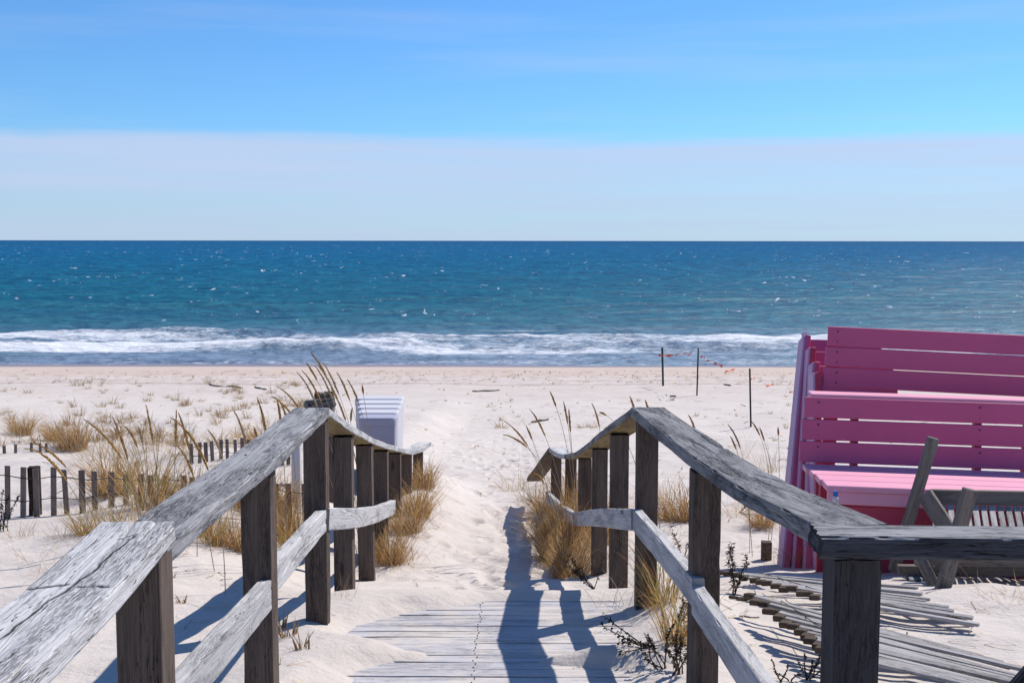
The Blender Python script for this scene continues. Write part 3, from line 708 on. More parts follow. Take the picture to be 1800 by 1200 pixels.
# ------------------------------------------------------------------ slat fences
def lath_mesh(h, w_=.038, t=.008, nm='lath'):
    b = MB(); b.box((0, 0, h / 2), (w_, t, h), None, .0015); return b
def slat_fence(name, A, B_, n, h_vis, label, gap_skip=(), mat=W_LATH, w_=.038, wire=True, ztop=None):
    A, B_ = Vector(A), Vector(B_)
    f = thing(name, A, label, 'fence', 'half buried sand fences')
    meshes_ = []
    tops = []
    for i in range(n):
        t = i / (n - 1); p = A.lerp(B_, t); p.x += rnd.uniform(-.008, .008)
        g = gz(p.x, p.y); hv = (ztop[0] + (ztop[1] - ztop[0]) * t - g if ztop else h_vis) + rnd.uniform(-.010, .010)
        tops.append((p, g, hv))
        if i in gap_skip: continue
        if len(meshes_) < 4:
            b = MB(); hh_ = .9; b.box((0, 0, 0), (w_ * rnd.uniform(.9, 1.1), .008, hh_), None, .0015)
            o = b.obj('lath', mat, f, world=False); meshes_.append(o.data)
        else:
            o = bpy.data.objects.new('lath', rnd.choice(meshes_)); C.objects.link(o); o.parent = f
        o.location = Vector((p.x, p.y, g + hv - .45)) - f.location
        o.rotation_euler = (rnd.uniform(-.05, .05), rnd.uniform(-.035, .035), rnd.uniform(-.3, .3))
    if wire:
        for k, fr in enumerate((.80, .35)):
            b = MB()
            for s_ in (-1, 1):
                b.tube([(p.x + .0, p.y + s_ * .006, g + hv * fr + math.sin(i * 1.7 + k) * .008) for i, (p, g, hv) in enumerate(tops)], .0016, 4)
            tag(b.obj('wire', IRON, f), kind='stuff')
    return f
slat_fence('slat_fence', at(-12, 925, 6.9) , at(560, 925, 7.35), 24, .375, 'near grey slat fence half buried in sand behind the left handrail', (15,), ztop=(at(-12, 818, 6.9).z, at(560, 852, 7.35).z))
A = spot(338, 816); B_ = spot(520, 816)
slat_fence('slat_fence', A, B_, 15, .20, 'far grey slat fence with only its tops above the dune grass', (), mat=W_LATH, w_=.036)
A = spot(10, 798); B_ = spot(84, 796)
slat_fence('slat_fence', A, B_, 6, .10, 'leftmost buried stubs of slat fence beyond the dune grass', (2,), w_=.034, wire=False)
# dark post standing behind the near fence
p = at(60, 925, 7.05)
fp = thing('fence_post', (p.x, p.y, gz(p.x, p.y)), 'short dark brown post standing behind the near slat fence', 'post')
timber('post', [(p.x, p.y, gz(p.x, p.y) + .31), (p.x, p.y, gz(p.x, p.y) - .2)], .062, .062, simple('dark_post', (.05, .032, .022), .9, .5, 50), fp, up=(0, -1, 0), step=.03, na=6, nb=6, seed=90)
# white post behind the railing
p = at(522, 860, 8.0); zt = at(522, 778, 8.0).z
wp_ = thing('white_post', (p.x, p.y, gz(p.x, p.y)), 'square white post behind the left handrail near the slat fence', 'post')
b = MB(); b.box((p.x, p.y, (zt + gz(p.x, p.y) - .2) / 2), (.062, .062, zt - gz(p.x, p.y) + .2), None, .004); b.obj('post', WHITE, wp_)
b = MB(); b.box((p.x, p.y, zt + .008), (.074, .074, .014), None, .004); b.obj('cap', WHITE, wp_)

# old squared piling behind the left peak
p = at(566, 715, 8.8); pz = at(566, 692, 8.8).z
pl = thing('piling', (p.x, p.y, gz(p.x, p.y)), 'gnarled old timber piling top showing above the left handrail peak', 'piling')
timber('pile', [(p.x + .01, p.y, pz), (p.x + .01, p.y, gz(p.x, p.y) - .3)], .14, .12, W_POST, pl, up=(0, -1, 0), step=.03, na=12, nb=10, relief=.007, seed=93, endj=.03)
timber('cross_piece', [(p.x - .115, p.y - .09, pz - .035), (p.x + .11, p.y - .085, pz - .02)], .05, .07, W_DARK, pl, step=.02, na=8, nb=8, relief=.006, seed=94, endj=.02)
b = MB(); b.tube([(p.x - .07, p.y - .14, pz - .07), (p.x - .07, p.y - .10, pz - .07)], .016, 8); b.obj('bolt', BLACKN, pl)

# ------------------------------------------------------------------ row of slim bins
def slim_bin(x_, y_, ztop, wd, dp, mat, lab):
    g = gz(x_, y_); h = ztop - g
    t = thing('slim_bin', (x_, y_, g), lab, 'bin', 'slim bins standing in a row behind the left handrail')
    def ring(z, sx_, sy_, r, n=5):
        o = []
        for cxs, cys, a0 in ((1, 1, 0), (-1, 1, 90), (-1, -1, 180), (1, -1, 270)):
            for k in range(n):
                a = math.radians(a0 + 90 * k / (n - 1)); o.append((x_ + cxs * (sx_ - r) + r * math.cos(a), y_ + cys * (sy_ - r) + r * math.sin(a), z))
        return o
    def loft(rs):
        m_ = len(rs[0]); V = [v for r_ in rs for v in r_]
        Fc = [(i * m_ + k, i * m_ + (k + 1) % m_, (i + 1) * m_ + (k + 1) % m_, (i + 1) * m_ + k) for i in range(len(rs) - 1) for k in range(m_)]
        Fc += [tuple(range(m_))[::-1], tuple(range((len(rs) - 1) * m_, len(rs) * m_))]; return V, Fc
    b = MB(); V, Fc = loft([ring(g - .05, wd / 2 * .86, dp / 2 * .82, .03), ring(g + h * .8, wd / 2 * .97, dp / 2 * .95, .035), ring(g + h - .07, wd / 2 * .975, dp / 2 * .96, .035)]); b.add(V, Fc); b.obj('body', mat, t, smooth=False)
    b = MB(); V, Fc = loft([ring(ztop - .068, wd / 2, dp / 2, .04), ring(ztop - .02, wd / 2, dp / 2, .04), ring(ztop - .004, wd / 2 * .985, dp / 2 * .96, .04), ring(ztop, wd / 2 * .95, dp / 2 * .9, .04)]); b.add(V, Fc); b.obj('lid', mat, t)
    return t
labs = ['front grey slim bin of the row behind the left handrail', 'second white slim bin, directly behind the grey one', 'third white slim bin of the row on the sand', 'fourth white slim bin of the row on the sand', 'rearmost and rightmost white slim bin of the row']
for k in range(5):
    Yk = 9.95 + k * .275
    rx_ = at([698, 701.5, 705, 708.5, 710.5][k], 740, Yk).x
    wd = .33 + .035 * k
    slim_bin(rx_ - wd / 2, Yk, at(690, 731, 9.95).z + .004 * k, wd, .235, GREYP if k == 0 else WHITE, labs[k])

# ------------------------------------------------------------------ stakes and orange tape
def stake(pt, pb, Y, lab, mat, r=.016):
    a, b_ = at(*pb, Y), at(*pt, Y); g = gz(a.x, Y)
    t = thing('stake', (a.x, Y, g), lab, 'stake', 'thin metal stakes standing in the beach')
    bot = Vector((a.x, Y, g - .15)); m_ = MB(); d_ = b_ - bot
    sd = Vector((1, 0, 0)); 
    m_.stick(bot, b_, r * 2, .008, up=(0, 1, 0), bev=.001); m_.stick(bot + Vector((0, -.012, 0)), b_ + Vector((0, -.012, 0)), .008, .022, up=(0, 1, 0), bev=.001)
    m_.obj('shaft', mat, t)
    for k in range(9):
        q = MB(); c_ = bot.lerp(b_, .16 + k * .1); q.box(c_ + Vector((0, -.026, 0)), (r * 1.2, .012, .012), None, .001)
        q.obj('stud', mat, t)
    return t
def sY(px, py): return spot(px, py).y
stake((1164, 610), (1166, 678), sY(1166, 678), 'leftmost stake, green, standing nearest the surf', GREEN, .030)
s2 = stake((1227.5, 611), (1225, 695), sY(1225, 695), 'middle stake, thin and dark, with a worn top', IRON, .020)
stake((1318, 647), (1320.5, 750), sY(1320, 750), 'rightmost black stake, standing closest to the pink benches', IRON, .018)
tp = thing('barrier_tape', spot(1400, 690), 'torn orange tape strung from the green stake and trailing on the sand', 'tape')
def tape(pts, wd):
    m_ = MB(); V = []; n = len(pts)
    for i, p_ in enumerate(pts):
        a = i * 1.1; dz = Vector((.02 * math.cos(a), .5 * wd * math.sin(a), wd * (.6 + .4 * math.cos(a))))
        V += [Vector(p_) - dz / 2, Vector(p_) + dz / 2]
    m_.add(V, [(2 * i, 2 * i + 1, 2 * i + 3, 2 * i + 2) for i in range(n - 1)]); 
    V2 = [v + Vector((0, .004, .002)) for v in V]; m_.add(V2, [(2 * i + 2, 2 * i + 3, 2 * i + 1, 2 * i) for i in range(n - 1)])
    return m_.obj('tape_piece', ORANGE, tp)
def seg(p0, p1, Y0, Y1, wd, n=9, sag=0):
    return tape([at(p0[0] + (p1[0] - p0[0]) * t, p0[1] + (p1[1] - p0[1]) * t + sag * 4 * t * (1 - t) + rnd.uniform(-.8, .8), Y0 + (Y1 - Y0) * t) for t in [i / (n - 1) for i in range(n)]], wd)
Ya, Yb = sY(1166, 678), sY(1225, 695)
seg((1158, 624), (1183, 625), Ya, Ya - 1, .075); seg((1188, 623), (1196, 622), Ya - 1.5, Ya - 2, .05, 5); seg((1201, 621), (1208, 621), Ya - 3, Ya - 4, .04, 4); seg((1210, 623), (1216, 620), Yb + 1, Yb + .6, .06, 5)
seg((1232, 627), (1239, 628), Yb - .2, Yb - .4, .07, 6); seg((1242, 633), (1250, 634), Yb - .6, Yb - .8, .05, 5); seg((1256, 638), (1270, 643), Yb - 1, Yb - 1.4, .07, 7)
def tape_ground(px0, px1, py0, py1, wd):
    n = 7; tape([spot(px0 + (px1 - px0) * i / (n - 1), py0 + (py1 - py0) * i / (n - 1)) + Vector((0, 0, wd * .5)) for i in range(n)], wd)
tape_ground(1275, 1291, 654, 650, .07); tape_ground(1320, 1328, 667, 665, .05); tape_ground(1347, 1360, 680, 676, .06); tape_ground(1388, 1399, 690, 689, .05)

# ------------------------------------------------------------------ pink benches
def bench(loc, rz, roll, kind, lab, Lx=2.1):
    t = thing('pink_bench', loc, lab, 'bench', 'pink slatted benches stored beside the walkway')
    R = Matrix.Rotation(rz, 3, 'Z') @ Matrix.Rotation(roll, 3, 'Y')
    def B(name, c, sz, mat=PINK, rx=0.0, bev=.004, hidden=False):
        b = MB(); b.box((0, 0, 0), sz, Matrix.Rotation(rx, 3, 'X'), bev)
        b.V = [tuple(R @ (Vector(v) + Vector(c))) for v in b.V]
        return b.obj(name, mat, t, world=False)
    return t, B
base = spot(1452, 1010)
A0 = Vector((at(1450, 850, 6.08).x, 6.08, gz(1.8, 6.3) ))
seat_z = at(1450, 852, 6.08).z
tA, B = bench(A0, math.radians(-5.5), math.radians(1.1), 'front', 'pink bench in front of the stack, its pale pink seat lit by the sun')
hs_ = seat_z - A0.z
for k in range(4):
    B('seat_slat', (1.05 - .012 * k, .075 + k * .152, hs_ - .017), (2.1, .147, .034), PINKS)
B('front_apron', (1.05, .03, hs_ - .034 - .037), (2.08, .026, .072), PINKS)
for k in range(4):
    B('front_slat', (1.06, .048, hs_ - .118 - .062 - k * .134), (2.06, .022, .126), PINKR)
for xx in (.10, 1.0, 1.95):
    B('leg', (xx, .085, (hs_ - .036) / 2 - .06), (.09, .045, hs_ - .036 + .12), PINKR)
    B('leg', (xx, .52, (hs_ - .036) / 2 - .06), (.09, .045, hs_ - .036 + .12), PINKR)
backY = .62
for k in range(3):
    zc = hs_ + .008 + .0625 + k * .131
    B('back_slat', (1.02 - .005 + .012 * k, backY + .018 * k, zc), (2.14, .024, .1235), PINK, -.14)
def screws(B, sx_, y0, zs, n_=2):
    b = MB()
    for x_ in sx_:
        for q, z_ in enumerate(zs):
            for dz in (-.032, .032): b.box((0, 0, 0), (.008, .006, .008), None, .002); v8 = b.V[-24:]; b.V[-24:] = [(v[0] + x_ + rnd.uniform(-.004, .004), v[1] + y0[q], v[2] + z_ + dz) for v in v8]
    return b
R_ = Matrix.Rotation(math.radians(-5.5), 3, 'Z') @ Matrix.Rotation(math.radians(1.1), 3, 'Y')
b = screws(B, (.05, .98, 1.86), [backY - .014 + .018 * k for k in range(3)], [hs_ + .0705 + k * .131 for k in range(3)])
b.V = [tuple(R_ @ Vector(v)) for v in b.V]; tag(b.obj('screw', BLACKN, tA, world=False), kind='stuff')
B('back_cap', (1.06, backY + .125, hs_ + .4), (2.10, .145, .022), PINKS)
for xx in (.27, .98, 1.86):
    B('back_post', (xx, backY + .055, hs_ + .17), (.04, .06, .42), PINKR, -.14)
# bench behind, only its high back shows over the first
tB, B = bench(Vector((A0.x, 7.25, gz(1.9, 7.25))), math.radians(-6.0), math.radians(2.2), 'rear', 'tallest pink bench, its high back of three slats rising behind the front bench')
zt = at(1441, 569, 7.25).z - tB.location.z
x0 = at(1437, 600, 7.25).x - tB.location.x
for k in range(3):
    B('back_slat', (x0 + 1.10 - .010 * k, -.018 * k, zt - .062 - k * .1285), (2.20, .024, .1245), PINK, -.13)
for xx in (.06, 1.30, 2.12):
    B('back_post', (x0 + xx, .035, zt / 2 - .16), (.085, .04, zt + .10), PINKR, -.06)
b = screws(B, (x0 + .06, x0 + 1.30), [-.016, -.034, -.052], [zt - .062 - k * .1285 for k in range(3)])
R_ = Matrix.Rotation(math.radians(-6), 3, 'Z') @ Matrix.Rotation(math.radians(2.2), 3, 'Y'); b.V = [tuple(R_ @ Vector(v)) for v in b.V]; tag(b.obj('screw', BLACKN, tB, world=False), kind='stuff')
for k in range(4):
    B('seat_slat', (x0 + 1.1, .12 + k * .15, .40), (2.1, .144, .03))
B('stretcher', (x0 + 1.1, .62, .20), (2.0, .03, .12), PINKR)
# four bench ends nested to the left
tops = [((1418, 592), 7.70), ((1427, 613), 7.57), ((1434, 638), 7.42), ((1436, 655), 7.20)]
fl = ['leftmost and tallest leaning pink bench frame with pale edges', 'second leaning pink bench frame from the left', 'third leaning pink bench frame from the left, beside the slats', 'rightmost leaning pink bench frame, tucked against the front bench']
for k, (pp, Yt) in enumerate(tops):
    top = at(*pp, Yt); bx = at(1380 + 19 * k, 985, 6.95 - .02 * k); Yb_ = 6.95 - .03 * k; g = gz(bx.x, Yb_); bx = Vector((bx.x, Yb_, g - .06))
    t = thing('bench_frame', (bx.x, bx.y, g), fl[k], 'bench frame', 'pink bench frames leaning in a row')
    ax = (top - bx).normalized()
    for nm, off, l1 in (('stile', 0, 1.0),):
        b = MB(); b.stick(bx + Vector((off, 0, 0)), top, .034, .085, up=(0, 1, 0), bev=.003); b.obj('stile', PINK if k % 2 == 0 else PINKR, t)
    b = MB(); b.stick(bx + Vector((-.026, .02, 0)), top + Vector((-.026, .02, -.01)), .016, .11, up=(0, 1, 0), bev=.002); b.obj('skylit_edge', PINKE, t)  # added strip that paints sky light along the frame edge
    b = MB(); c_ = top - ax * .07; b.stick(c_ + Vector((.024, 0, 0)), c_ + Vector((.50, -.03, -.01)), .024, .10, up=ax, bev=.003); b.obj('cross_slat', PINK, t)
    for q in (.14, .27):
        b = MB(); c_ = bx + ax * q; b.stick(c_ + Vector((.02, -.04, 0)), c_ + Vector((.70, -.06, 0)), .022, .122, up=ax, bev=.003); b.obj('bottom_slat', PINKR, t)
    if k == 0:
        b = MB(); b.stick(top - ax * .05 + Vector((0, .02, 0)), top + Vector((-.014, .02, .035)), .035, .02, up=(0, 1, 0), bev=.002); b.obj('strap', WHITE, t)
# little blue bottle under the seat
p = at(1469, 870, 6.0); g = p.z - .06
bt = thing('water_bottle', (p.x, p.y, g), 'small white bottle with blue cap wedged under the front pink seat', 'bottle')
b = MB(); b.tube([(p.x, p.y, g - .04), (p.x, p.y, g + .045), (p.x, p.y, g + .058)], [.017, .017, .010], 12); b.obj('body', WHITE, bt, smooth=False)
b = MB(); b.tube([(p.x, p.y, g + .058), (p.x, p.y, g + .084)], .013, 12); b.obj('cap', BLUEP, bt)

# ------------------------------------------------------------------ weathered slatted bench lying askew
cb = thing('slatted_bench', spot(1660, 1045), 'broken grey wooden slatted bench tipped over in front of the pink bench', 'bench')
Ya_, Yf = 5.95, 5.45
b = MB(); b.stick(at(1571, 1003, 5.85), at(1641, 768, 5.85), .052, .045, up=(0, 1, 0), bev=.004); b.obj('leg', W_CHAIR, cb)
b = MB(); b.stick(at(1655, 1044, 5.25), at(1706, 858, 5.25), .060, .050, up=(0, 1, 0), bev=.004); b.obj('leg', W_CHAIR, cb)
b = MB(); b.stick(at(1608, 960, 5.42), at(1654, 1050, 5.30), .050, .03, up=(0, 1, 0), bev=.003); b.obj('brace', W_CHAIR, cb)
b = MB(); b.stick(at(1626, 868, 5.75), at(1690, 965, 5.50), .028, .085, up=(0, .5, 1), bev=.003); b.obj('brace', W_CHAIR, cb)
p0, p1 = at(1636, 871, 6.0), at(2010, 878, 5.85)
b = MB(); b.stick(p0, p1, .035, .075, bev=.003); b.obj('rear_beam', W_CHAIR, cb)
q0, q1 = at(1604, 979, 5.50), at(2010, 985, 5.35)
b = MB(); b.stick(q0 + Vector((.0, -.03, 0)), q1 + Vector((0, -.03, 0)), .03, .055, bev=.003); b.obj('front_beam', W_CHAIR, cb)
b = MB(); b.stick(at(1578, 1000, 5.68), at(2010, 1004, 5.5), .04, .05, bev=.003); b.obj('lower_beam', W_CHAIR, cb)
b = MB(); b.stick(at(1597, 1023, 5.62), at(1640, 1024, 5.60), .10, .06, bev=.003); b.obj('foot_block', W_DARK, cb)
for k in range(24):
    t = k / 23
    a = p0.lerp(p1, .02 + t * .9) + Vector((-.01, -.02, -.045)); c_ = q0.lerp(q1, .10 + t * .9) + Vector((0, -.06, .036))
    b = MB(); mid = a.lerp(c_, .5) + Vector((0, 0, -.035))
    b.stick(a, mid, .029, .014, bev=.002); b.stick(mid, c_, .029, .014, bev=.002); b.obj('slat', W_LATHB, cb)  # sunlight on the slats painted in by a paler wood than the frame

# ------------------------------------------------------------------ sand fence laid flat on the sand
def flat_fence(name, L0, L1, R0, R1, n, lift, lab, wires):
    o = spot(*L0); f = thing(name, o, lab, 'fence roll', 'rolls of sand fence lying flat on the sand')
    for i in range(n):
        t = i / (n - 1)
        a = (L0[0] + (L1[0] - L0[0]) * t + rnd.uniform(-4, 4), L0[1] + (L1[1] - L0[1]) * t + rnd.uniform(-1.5, 1.5))
        c_ = (R0[0] + (R1[0] - R0[0]) * t + rnd.uniform(-14, 14), R0[1] + (R1[1] - R0[1]) * t + rnd.uniform(-1, 1))
        A_ = spot(*a) + Vector((0, 0, lift[0] + rnd.uniform(0, .012))); B2 = spot(*c_) + Vector((0, 0, lift[1] + rnd.uniform(-.012, .006)))
        b = MB(); M_ = A_.lerp(B2, .5) + Vector((0, 0, rnd.uniform(-.003, .003)))
        b.stick(A_, B2, .021, .012, up=(rnd.uniform(-.1, .1), rnd.uniform(-.25, .05), 1), bev=.0015); lo_ = b.obj('lath', W_LATHB, f)
        d2 = (A_ - B2).normalized(); b = MB(); b.stick(A_ + d2 * .002, A_ + d2 * .045 - Vector((0, 0, .006)), .036, .022, up=(rnd.uniform(-.1, .1), rnd.uniform(-.15, .15), 1), bev=.003); b.obj('lath_end', W_LATHD, f)
    for q in wires:
        b = MB(); pts = []
        for i in range(n):
            t = i / (n - 1); a = spot(L0[0] + (L1[0] - L0[0]) * t, L0[1] + (L1[1] - L0[1]) * t); c_ = spot(R0[0] + (R1[0] - R0[0]) * t, R0[1] + (R1[1] - R0[1]) * t)
            pts.append(a.lerp(c_, q) + Vector((0, 0, lift[0] + (lift[1] - lift[0]) * q + .014)))
        b.tube(pts, .0018, 4); tag(b.obj('wire', IRON, f), kind='stuff')
    return f
flat_fence('flat_slat_fence', (1276, 1030), (1445, 1084), (1600, 1046), (1720, 1112), 13, (.075, .030), 'upper roll of slat fence lying flat below the broken bench', (.2,))
flat_fence('flat_slat_fence', (1330, 1090), (1470, 1200), (1740, 1168), (1960, 1275), 14, (.095, .03), 'lower roll of slat fence lying flat at the bottom right', (.12,))
# rope
rp_ = thing('rope', spot(1620, 1090), 'thin twisted tan rope lying along the upper roll of slat fence', 'rope')
pr = [(1500, 1060), (1560, 1071), (1610, 1083), (1650, 1094), (1690, 1103), (1700, 1109)]
pts = [spot(*q) + Vector((0, 0, .035)) for q in pr]
L_ = np.linspace(0, len(pts) - 1, 150)
for s_ in range(3):
    b = MB(); P_ = []
    for k, l in enumerate(L_):
        i = min(int(l), len(pts) - 2); c_ = pts[i].lerp(pts[i + 1], l - i); a = k * .85 + s_ * 2.094
        P_.append(c_ + Vector((0, math.cos(a) * .0045, math.sin(a) * .0045)))
    b.tube(P_, .0045, 5); b.obj('strand', ROPE, rp_)

# ------------------------------------------------------------------ grass
STRAW = [(.66, .42, .15), (.58, .32, .09), (.70, .52, .25), (.42, .23, .07), (.52, .37, .18), (.66, .52, .32)]
GOLD = [(.66, .34, .08), (.56, .25, .05), (.70, .46, .18), (.42, .18, .05), (.58, .40, .18), (.28, .13, .05)]
GREY = [(.42, .35, .26), (.50, .42, .30), (.34, .26, .19), (.56, .48, .36)]
GREENY = [(.40, .38, .12), (.50, .44, .14), (.60, .46, .16), (.30, .30, .08)]
BROWN = [(.22, .12, .06), (.30, .17, .08), (.16, .09, .05), (.38, .24, .12)]
def blades(N, R, hmin, hmax, wd, lean, curl, pal, wind=(0, 0), seed=0, K=6, flat=0.0):
    r = np.random.default_rng(seed)
    a = r.uniform(0, 2 * np.pi, N); rr_ = R * np.sqrt(r.uniform(0, 1, N)); x0_ = rr_ * np.cos(a); y0_ = rr_ * np.sin(a)
    az = a + r.normal(0, 1.1, N); th0 = r.uniform(0, 6.28); ln = np.abs(r.normal(lean, lean * .5, N)) + rr_ / R * lean * .6; L_ = r.uniform(hmin, hmax, N)
    fl_ = r.uniform(0, 1, N) < flat; ln = np.where(fl_, r.uniform(1.2, 1.55, N), ln)
    cu = r.uniform(.2, 1.0, N) * curl
    s_ = np.linspace(0, 1, K)[None, :]
    kink = np.where(r.uniform(0, 1, (N, 1)) < .22, (s_ > r.uniform(.35, .75, (N, 1))) * r.uniform(.7, 1.8, (N, 1)), 0)
    th = ln[:, None] + cu[:, None] * s_ ** 1.6 * 1.4 + kink
    ds = L_[:, None] / (K - 1)
    hx_ = np.concatenate([np.zeros((N, 1)), np.cumsum(np.sin(th[:, :-1]) * ds, 1)], 1); hz_ = np.concatenate([np.zeros((N, 1)), np.cumsum(np.cos(th[:, :-1]) * ds, 1)], 1)
    wob = (r.normal(0, .05, (N, 1)) * s_ ** 2) * L_[:, None]
    cx_ = x0_[:, None] + hx_ * np.cos(az)[:, None] - wob * np.sin(az)[:, None] + wind[0] * L_[:, None] * s_ ** 2
    cy_ = y0_[:, None] + hx_ * np.sin(az)[:, None] + wob * np.cos(az)[:, None] + wind[1] * L_[:, None] * s_ ** 2
    cz_ = np.maximum(hz_, -.02 + .004 * r.uniform(0, 1, (N, 1))) - .02
    ba = r.uniform(0, np.pi, N)[:, None]; wv = wd * r.uniform(.6, 1.3, N)[:, None] * (1 - s_ ** 2.2 * .93) / 2
    V0 = np.stack([cx_ - np.cos(ba) * wv, cy_ - np.sin(ba) * wv, cz_], -1); V1 = np.stack([cx_ + np.cos(ba) * wv, cy_ + np.sin(ba) * wv, cz_ + .0], -1)
    V = np.stack([V0, V1], 2).reshape(-1, 3)
    b_ = (np.arange(N) * K * 2)[:, None] + (np.arange(K - 1) * 2)[None, :]
    Fc = np.stack([b_, b_ + 1, b_ + 3, b_ + 2], -1).reshape(-1, 4)
    pal = np.array(pal); c = pal[r.integers(0, len(pal), N)] * r.uniform(.75, 1.15, (N, 1))
    cc = np.repeat(c[:, None, :], K * 2, 1)
    cc = np.concatenate([cc, np.ones((N, K * 2, 1))], -1).reshape(-1, 4)
    return V, Fc, cc
def join(parts):
    Vs, Fs, Cs = [], [], []; o = 0
    for V, Fc, c in parts: Vs.append(V); Fs.append(Fc + o); Cs.append(c); o += len(V)
    return np.concatenate(Vs), np.concatenate(Fs), np.concatenate(Cs)
def proto(parts, nm='blades'):
    V, Fc, c = join(parts); me_o = mesh_obj(nm, V, Fc, GRASS, None, col=c); d_ = me_o.data; bpy.data.objects.remove(me_o); return d_
G_DENSE = [proto([blades(330, .13, .22, .55, .0042, .30, 1.1, GOLD + STRAW, (-.06, 0), 100 + k, flat=.08), blades(130, .17, .12, .42, .003, .55, 1.4, GREY, (-.05, 0), 110 + k, flat=.25), blades(60, .10, .2, .45, .005, .2, .5, BROWN, (0, 0), 115 + k), blades(70, .26, .08, .3, .003, 1.3, .5, GREY + BROWN, (0, 0), 117 + k)]) for k in range(3)]
G_GREEN = [proto([blades(120, .09, .25, .55, .005, .25, .9, GREENY + GOLD, (-.02, 0), 130 + k), blades(70, .12, .15, .40, .003, .6, 1.3, STRAW, (0, 0), 135 + k, flat=.2)]) for k in range(2)]
G_SPARSE = [proto([blades(85, .16, .15, .42, .003, .35, 1.0, STRAW + GREY, (-.1, 0), 140 + k, flat=.2)]) for k in range(3)]
G_WISP = [proto([blades(34, .14, .16, .40, .0026, .45, 1.2, GREY + STRAW, (-.1, 0), 150 + k, flat=.25)]) for k in range(3)]
G_TUFT = [proto([blades(40, .07, .10, .26, .006, .4, .9, GREY + STRAW + BROWN, (-.05, 0), 160 + k, 5), blades(14, .10, .1, .2, .004, 1.0, .6, GREY, (0, 0), 165 + k, 5)]) for k in range(5)]
G_FLAT = [proto([blades(150, .22, .2, .6, .0032, 1.35, .5, STRAW + GOLD, (.1, 0), 170 + k)]) for k in range(2)]
G_STUB = [proto([blades(16, .05, .06, .17, .012, .22, .2, BROWN, (0, 0), 180 + k, 4), blades(14, .07, .08, .2, .003, .8, 1.2, BROWN + GREY, (0, 0), 185 + k, 4)]) for k in range(3)]
G_BALL = [proto([blades(260, .17, .06, .22, .004, .9, 2.2, BROWN + GOLD[:2], (0, 0), 190)])]
used_grass = 0
def clump(meshes_, px, py, sc, lab, grp=None, cat='grass', name='grass_clump', rz=None, sq=1.0, p=None):
    p = spot(px, py) if p is None else Vector((p[0], p[1], gz(p[0], p[1])))
    o = bpy.data.objects.new(name, rnd.choice(meshes_)); C.objects.link(o); o.location = p
    o.rotation_euler = (rnd.uniform(-.14, .14), rnd.uniform(-.20, .06), rnd.uniform(-.8, .8) if rz is None else rz); o.scale = (sc * rnd.uniform(.85, 1.25), sc, sc * sq * rnd.uniform(.85, 1.1))
    return tag(o, lab, cat, grp)
GG = 'dry beach grass clumps'
clump(G_DENSE, 972, 945, .8, 'golden clump round the far right posts at the shadow edge', GG)
clump(G_DENSE, 1022, 900, .95, 'tall golden clump rising over the curved right cap', GG, sq=1.25)
for px, py, sc, ms, lab in [(978, 985, .75, G_DENSE, 'rusty clump low at the front of the right grass bank'), (1035, 985, .8, G_SPARSE, 'messy straw between the sixth and fifth right posts'),
        (962, 900, .8, G_DENSE, 'grey gold clump at the end of the right middle rail'), (1060, 940, .9, G_DENSE, 'orange grass seen between the fourth and fifth right posts'),
        (708, 985, .7, G_SPARSE, 'loose rusty straw in front of the left grass bank'), (733, 905, .7, G_DENSE, 'rust gold clump in the middle of the left grass bank'),
        (400, 940, .7, G_SPARSE, 'loose straw seen below the left handrail'), (450, 905, .8, G_DENSE, 'golden clump right behind the second left post'),
        (200, 870, 1.0, G_DENSE, 'tan orange clump just uphill of the near fence slats'), (330, 890, .8, G_DENSE, 'tan clump where the near fence meets the handrail')]:
    clump(ms, px, py, sc, lab, GG)
clump(G_SPARSE, 948, 930, 1.0, 'straggling straw at the shadow edge below the far right posts', GG)
clump(G_DENSE, 1005, 1010, .7, 'low tangled clump beneath the right middle rail', GG)
clump(G_SPARSE, 905, 862, 1.1, 'loose pale grass hiding the low end of the right handrail', GG)
clump(G_WISP, 955, 850, 1.2, 'arching pale wisps over the far right posts', GG)
clump(G_DENSE, 1045, 960, .9, 'golden brown clump in the shade behind the fifth right post', GG)
clump(G_SPARSE, 1060, 1000, .9, 'loose straw between the fourth and fifth right posts', GG)
# beside the walkway
clump(G_DENSE, 684, 990, .78, 'rusty gold grass clump spilling onto the path at the foot of the left railing', GG)
clump(G_DENSE, 716, 935, .78, 'orange grass clump against the left railing, behind the rusty gold one', GG)
clump(G_SPARSE, 736, 890, .9, 'sparse tuft at the far end of the left railing', GG)
clump(G_DENSE, 742, 858, .8, 'golden grass clump round the last post of the left railing', GG)
clump(G_WISP, 668, 1000, .8, 'thin wisps lying on the sand at the fifth left post', GG)
clump(G_WISP, 600, 1052, .45, 'curly dry wisp at the foot of the fourth left post', GG)
clump(G_DENSE, 990, 985, 1.05, 'tall golden grass clump growing through the right railing', GG)
clump(G_DENSE, 1012, 940, 1.15, 'orange grass clump behind the right middle rail', GG)
clump(G_WISP, 960, 905, 1.0, 'pale wisps drooping over the path at the far right posts', GG)
clump(G_SPARSE, 935, 880, 1.1, 'grey loose grass at the lower end of the right handrail', GG)
clump(G_SPARSE, 1020, 1005, .9, 'sparse straw clump between the right railing posts', GG)
clump(G_WISP, 1075, 1075, .8, 'thin dry wisps at the base of the fourth right post', GG)
clump(G_DENSE, 1195, 915, 1.05, 'full golden grass clump just right of the right railing peak', GG)
clump(G_SPARSE, 1165, 880, 1.1, 'sparse clump behind the right railing peak', GG)
clump(G_DENSE, 1340, 925, .62, 'low straw clump in front of the leaning pink frames', GG)
clump(G_SPARSE, 1292, 905, .8, 'loose grass between right railing and pink frames', GG)
clump(G_DENSE, 1408, 995, .52, 'golden clump at the foot of the leaning pink frames', GG)
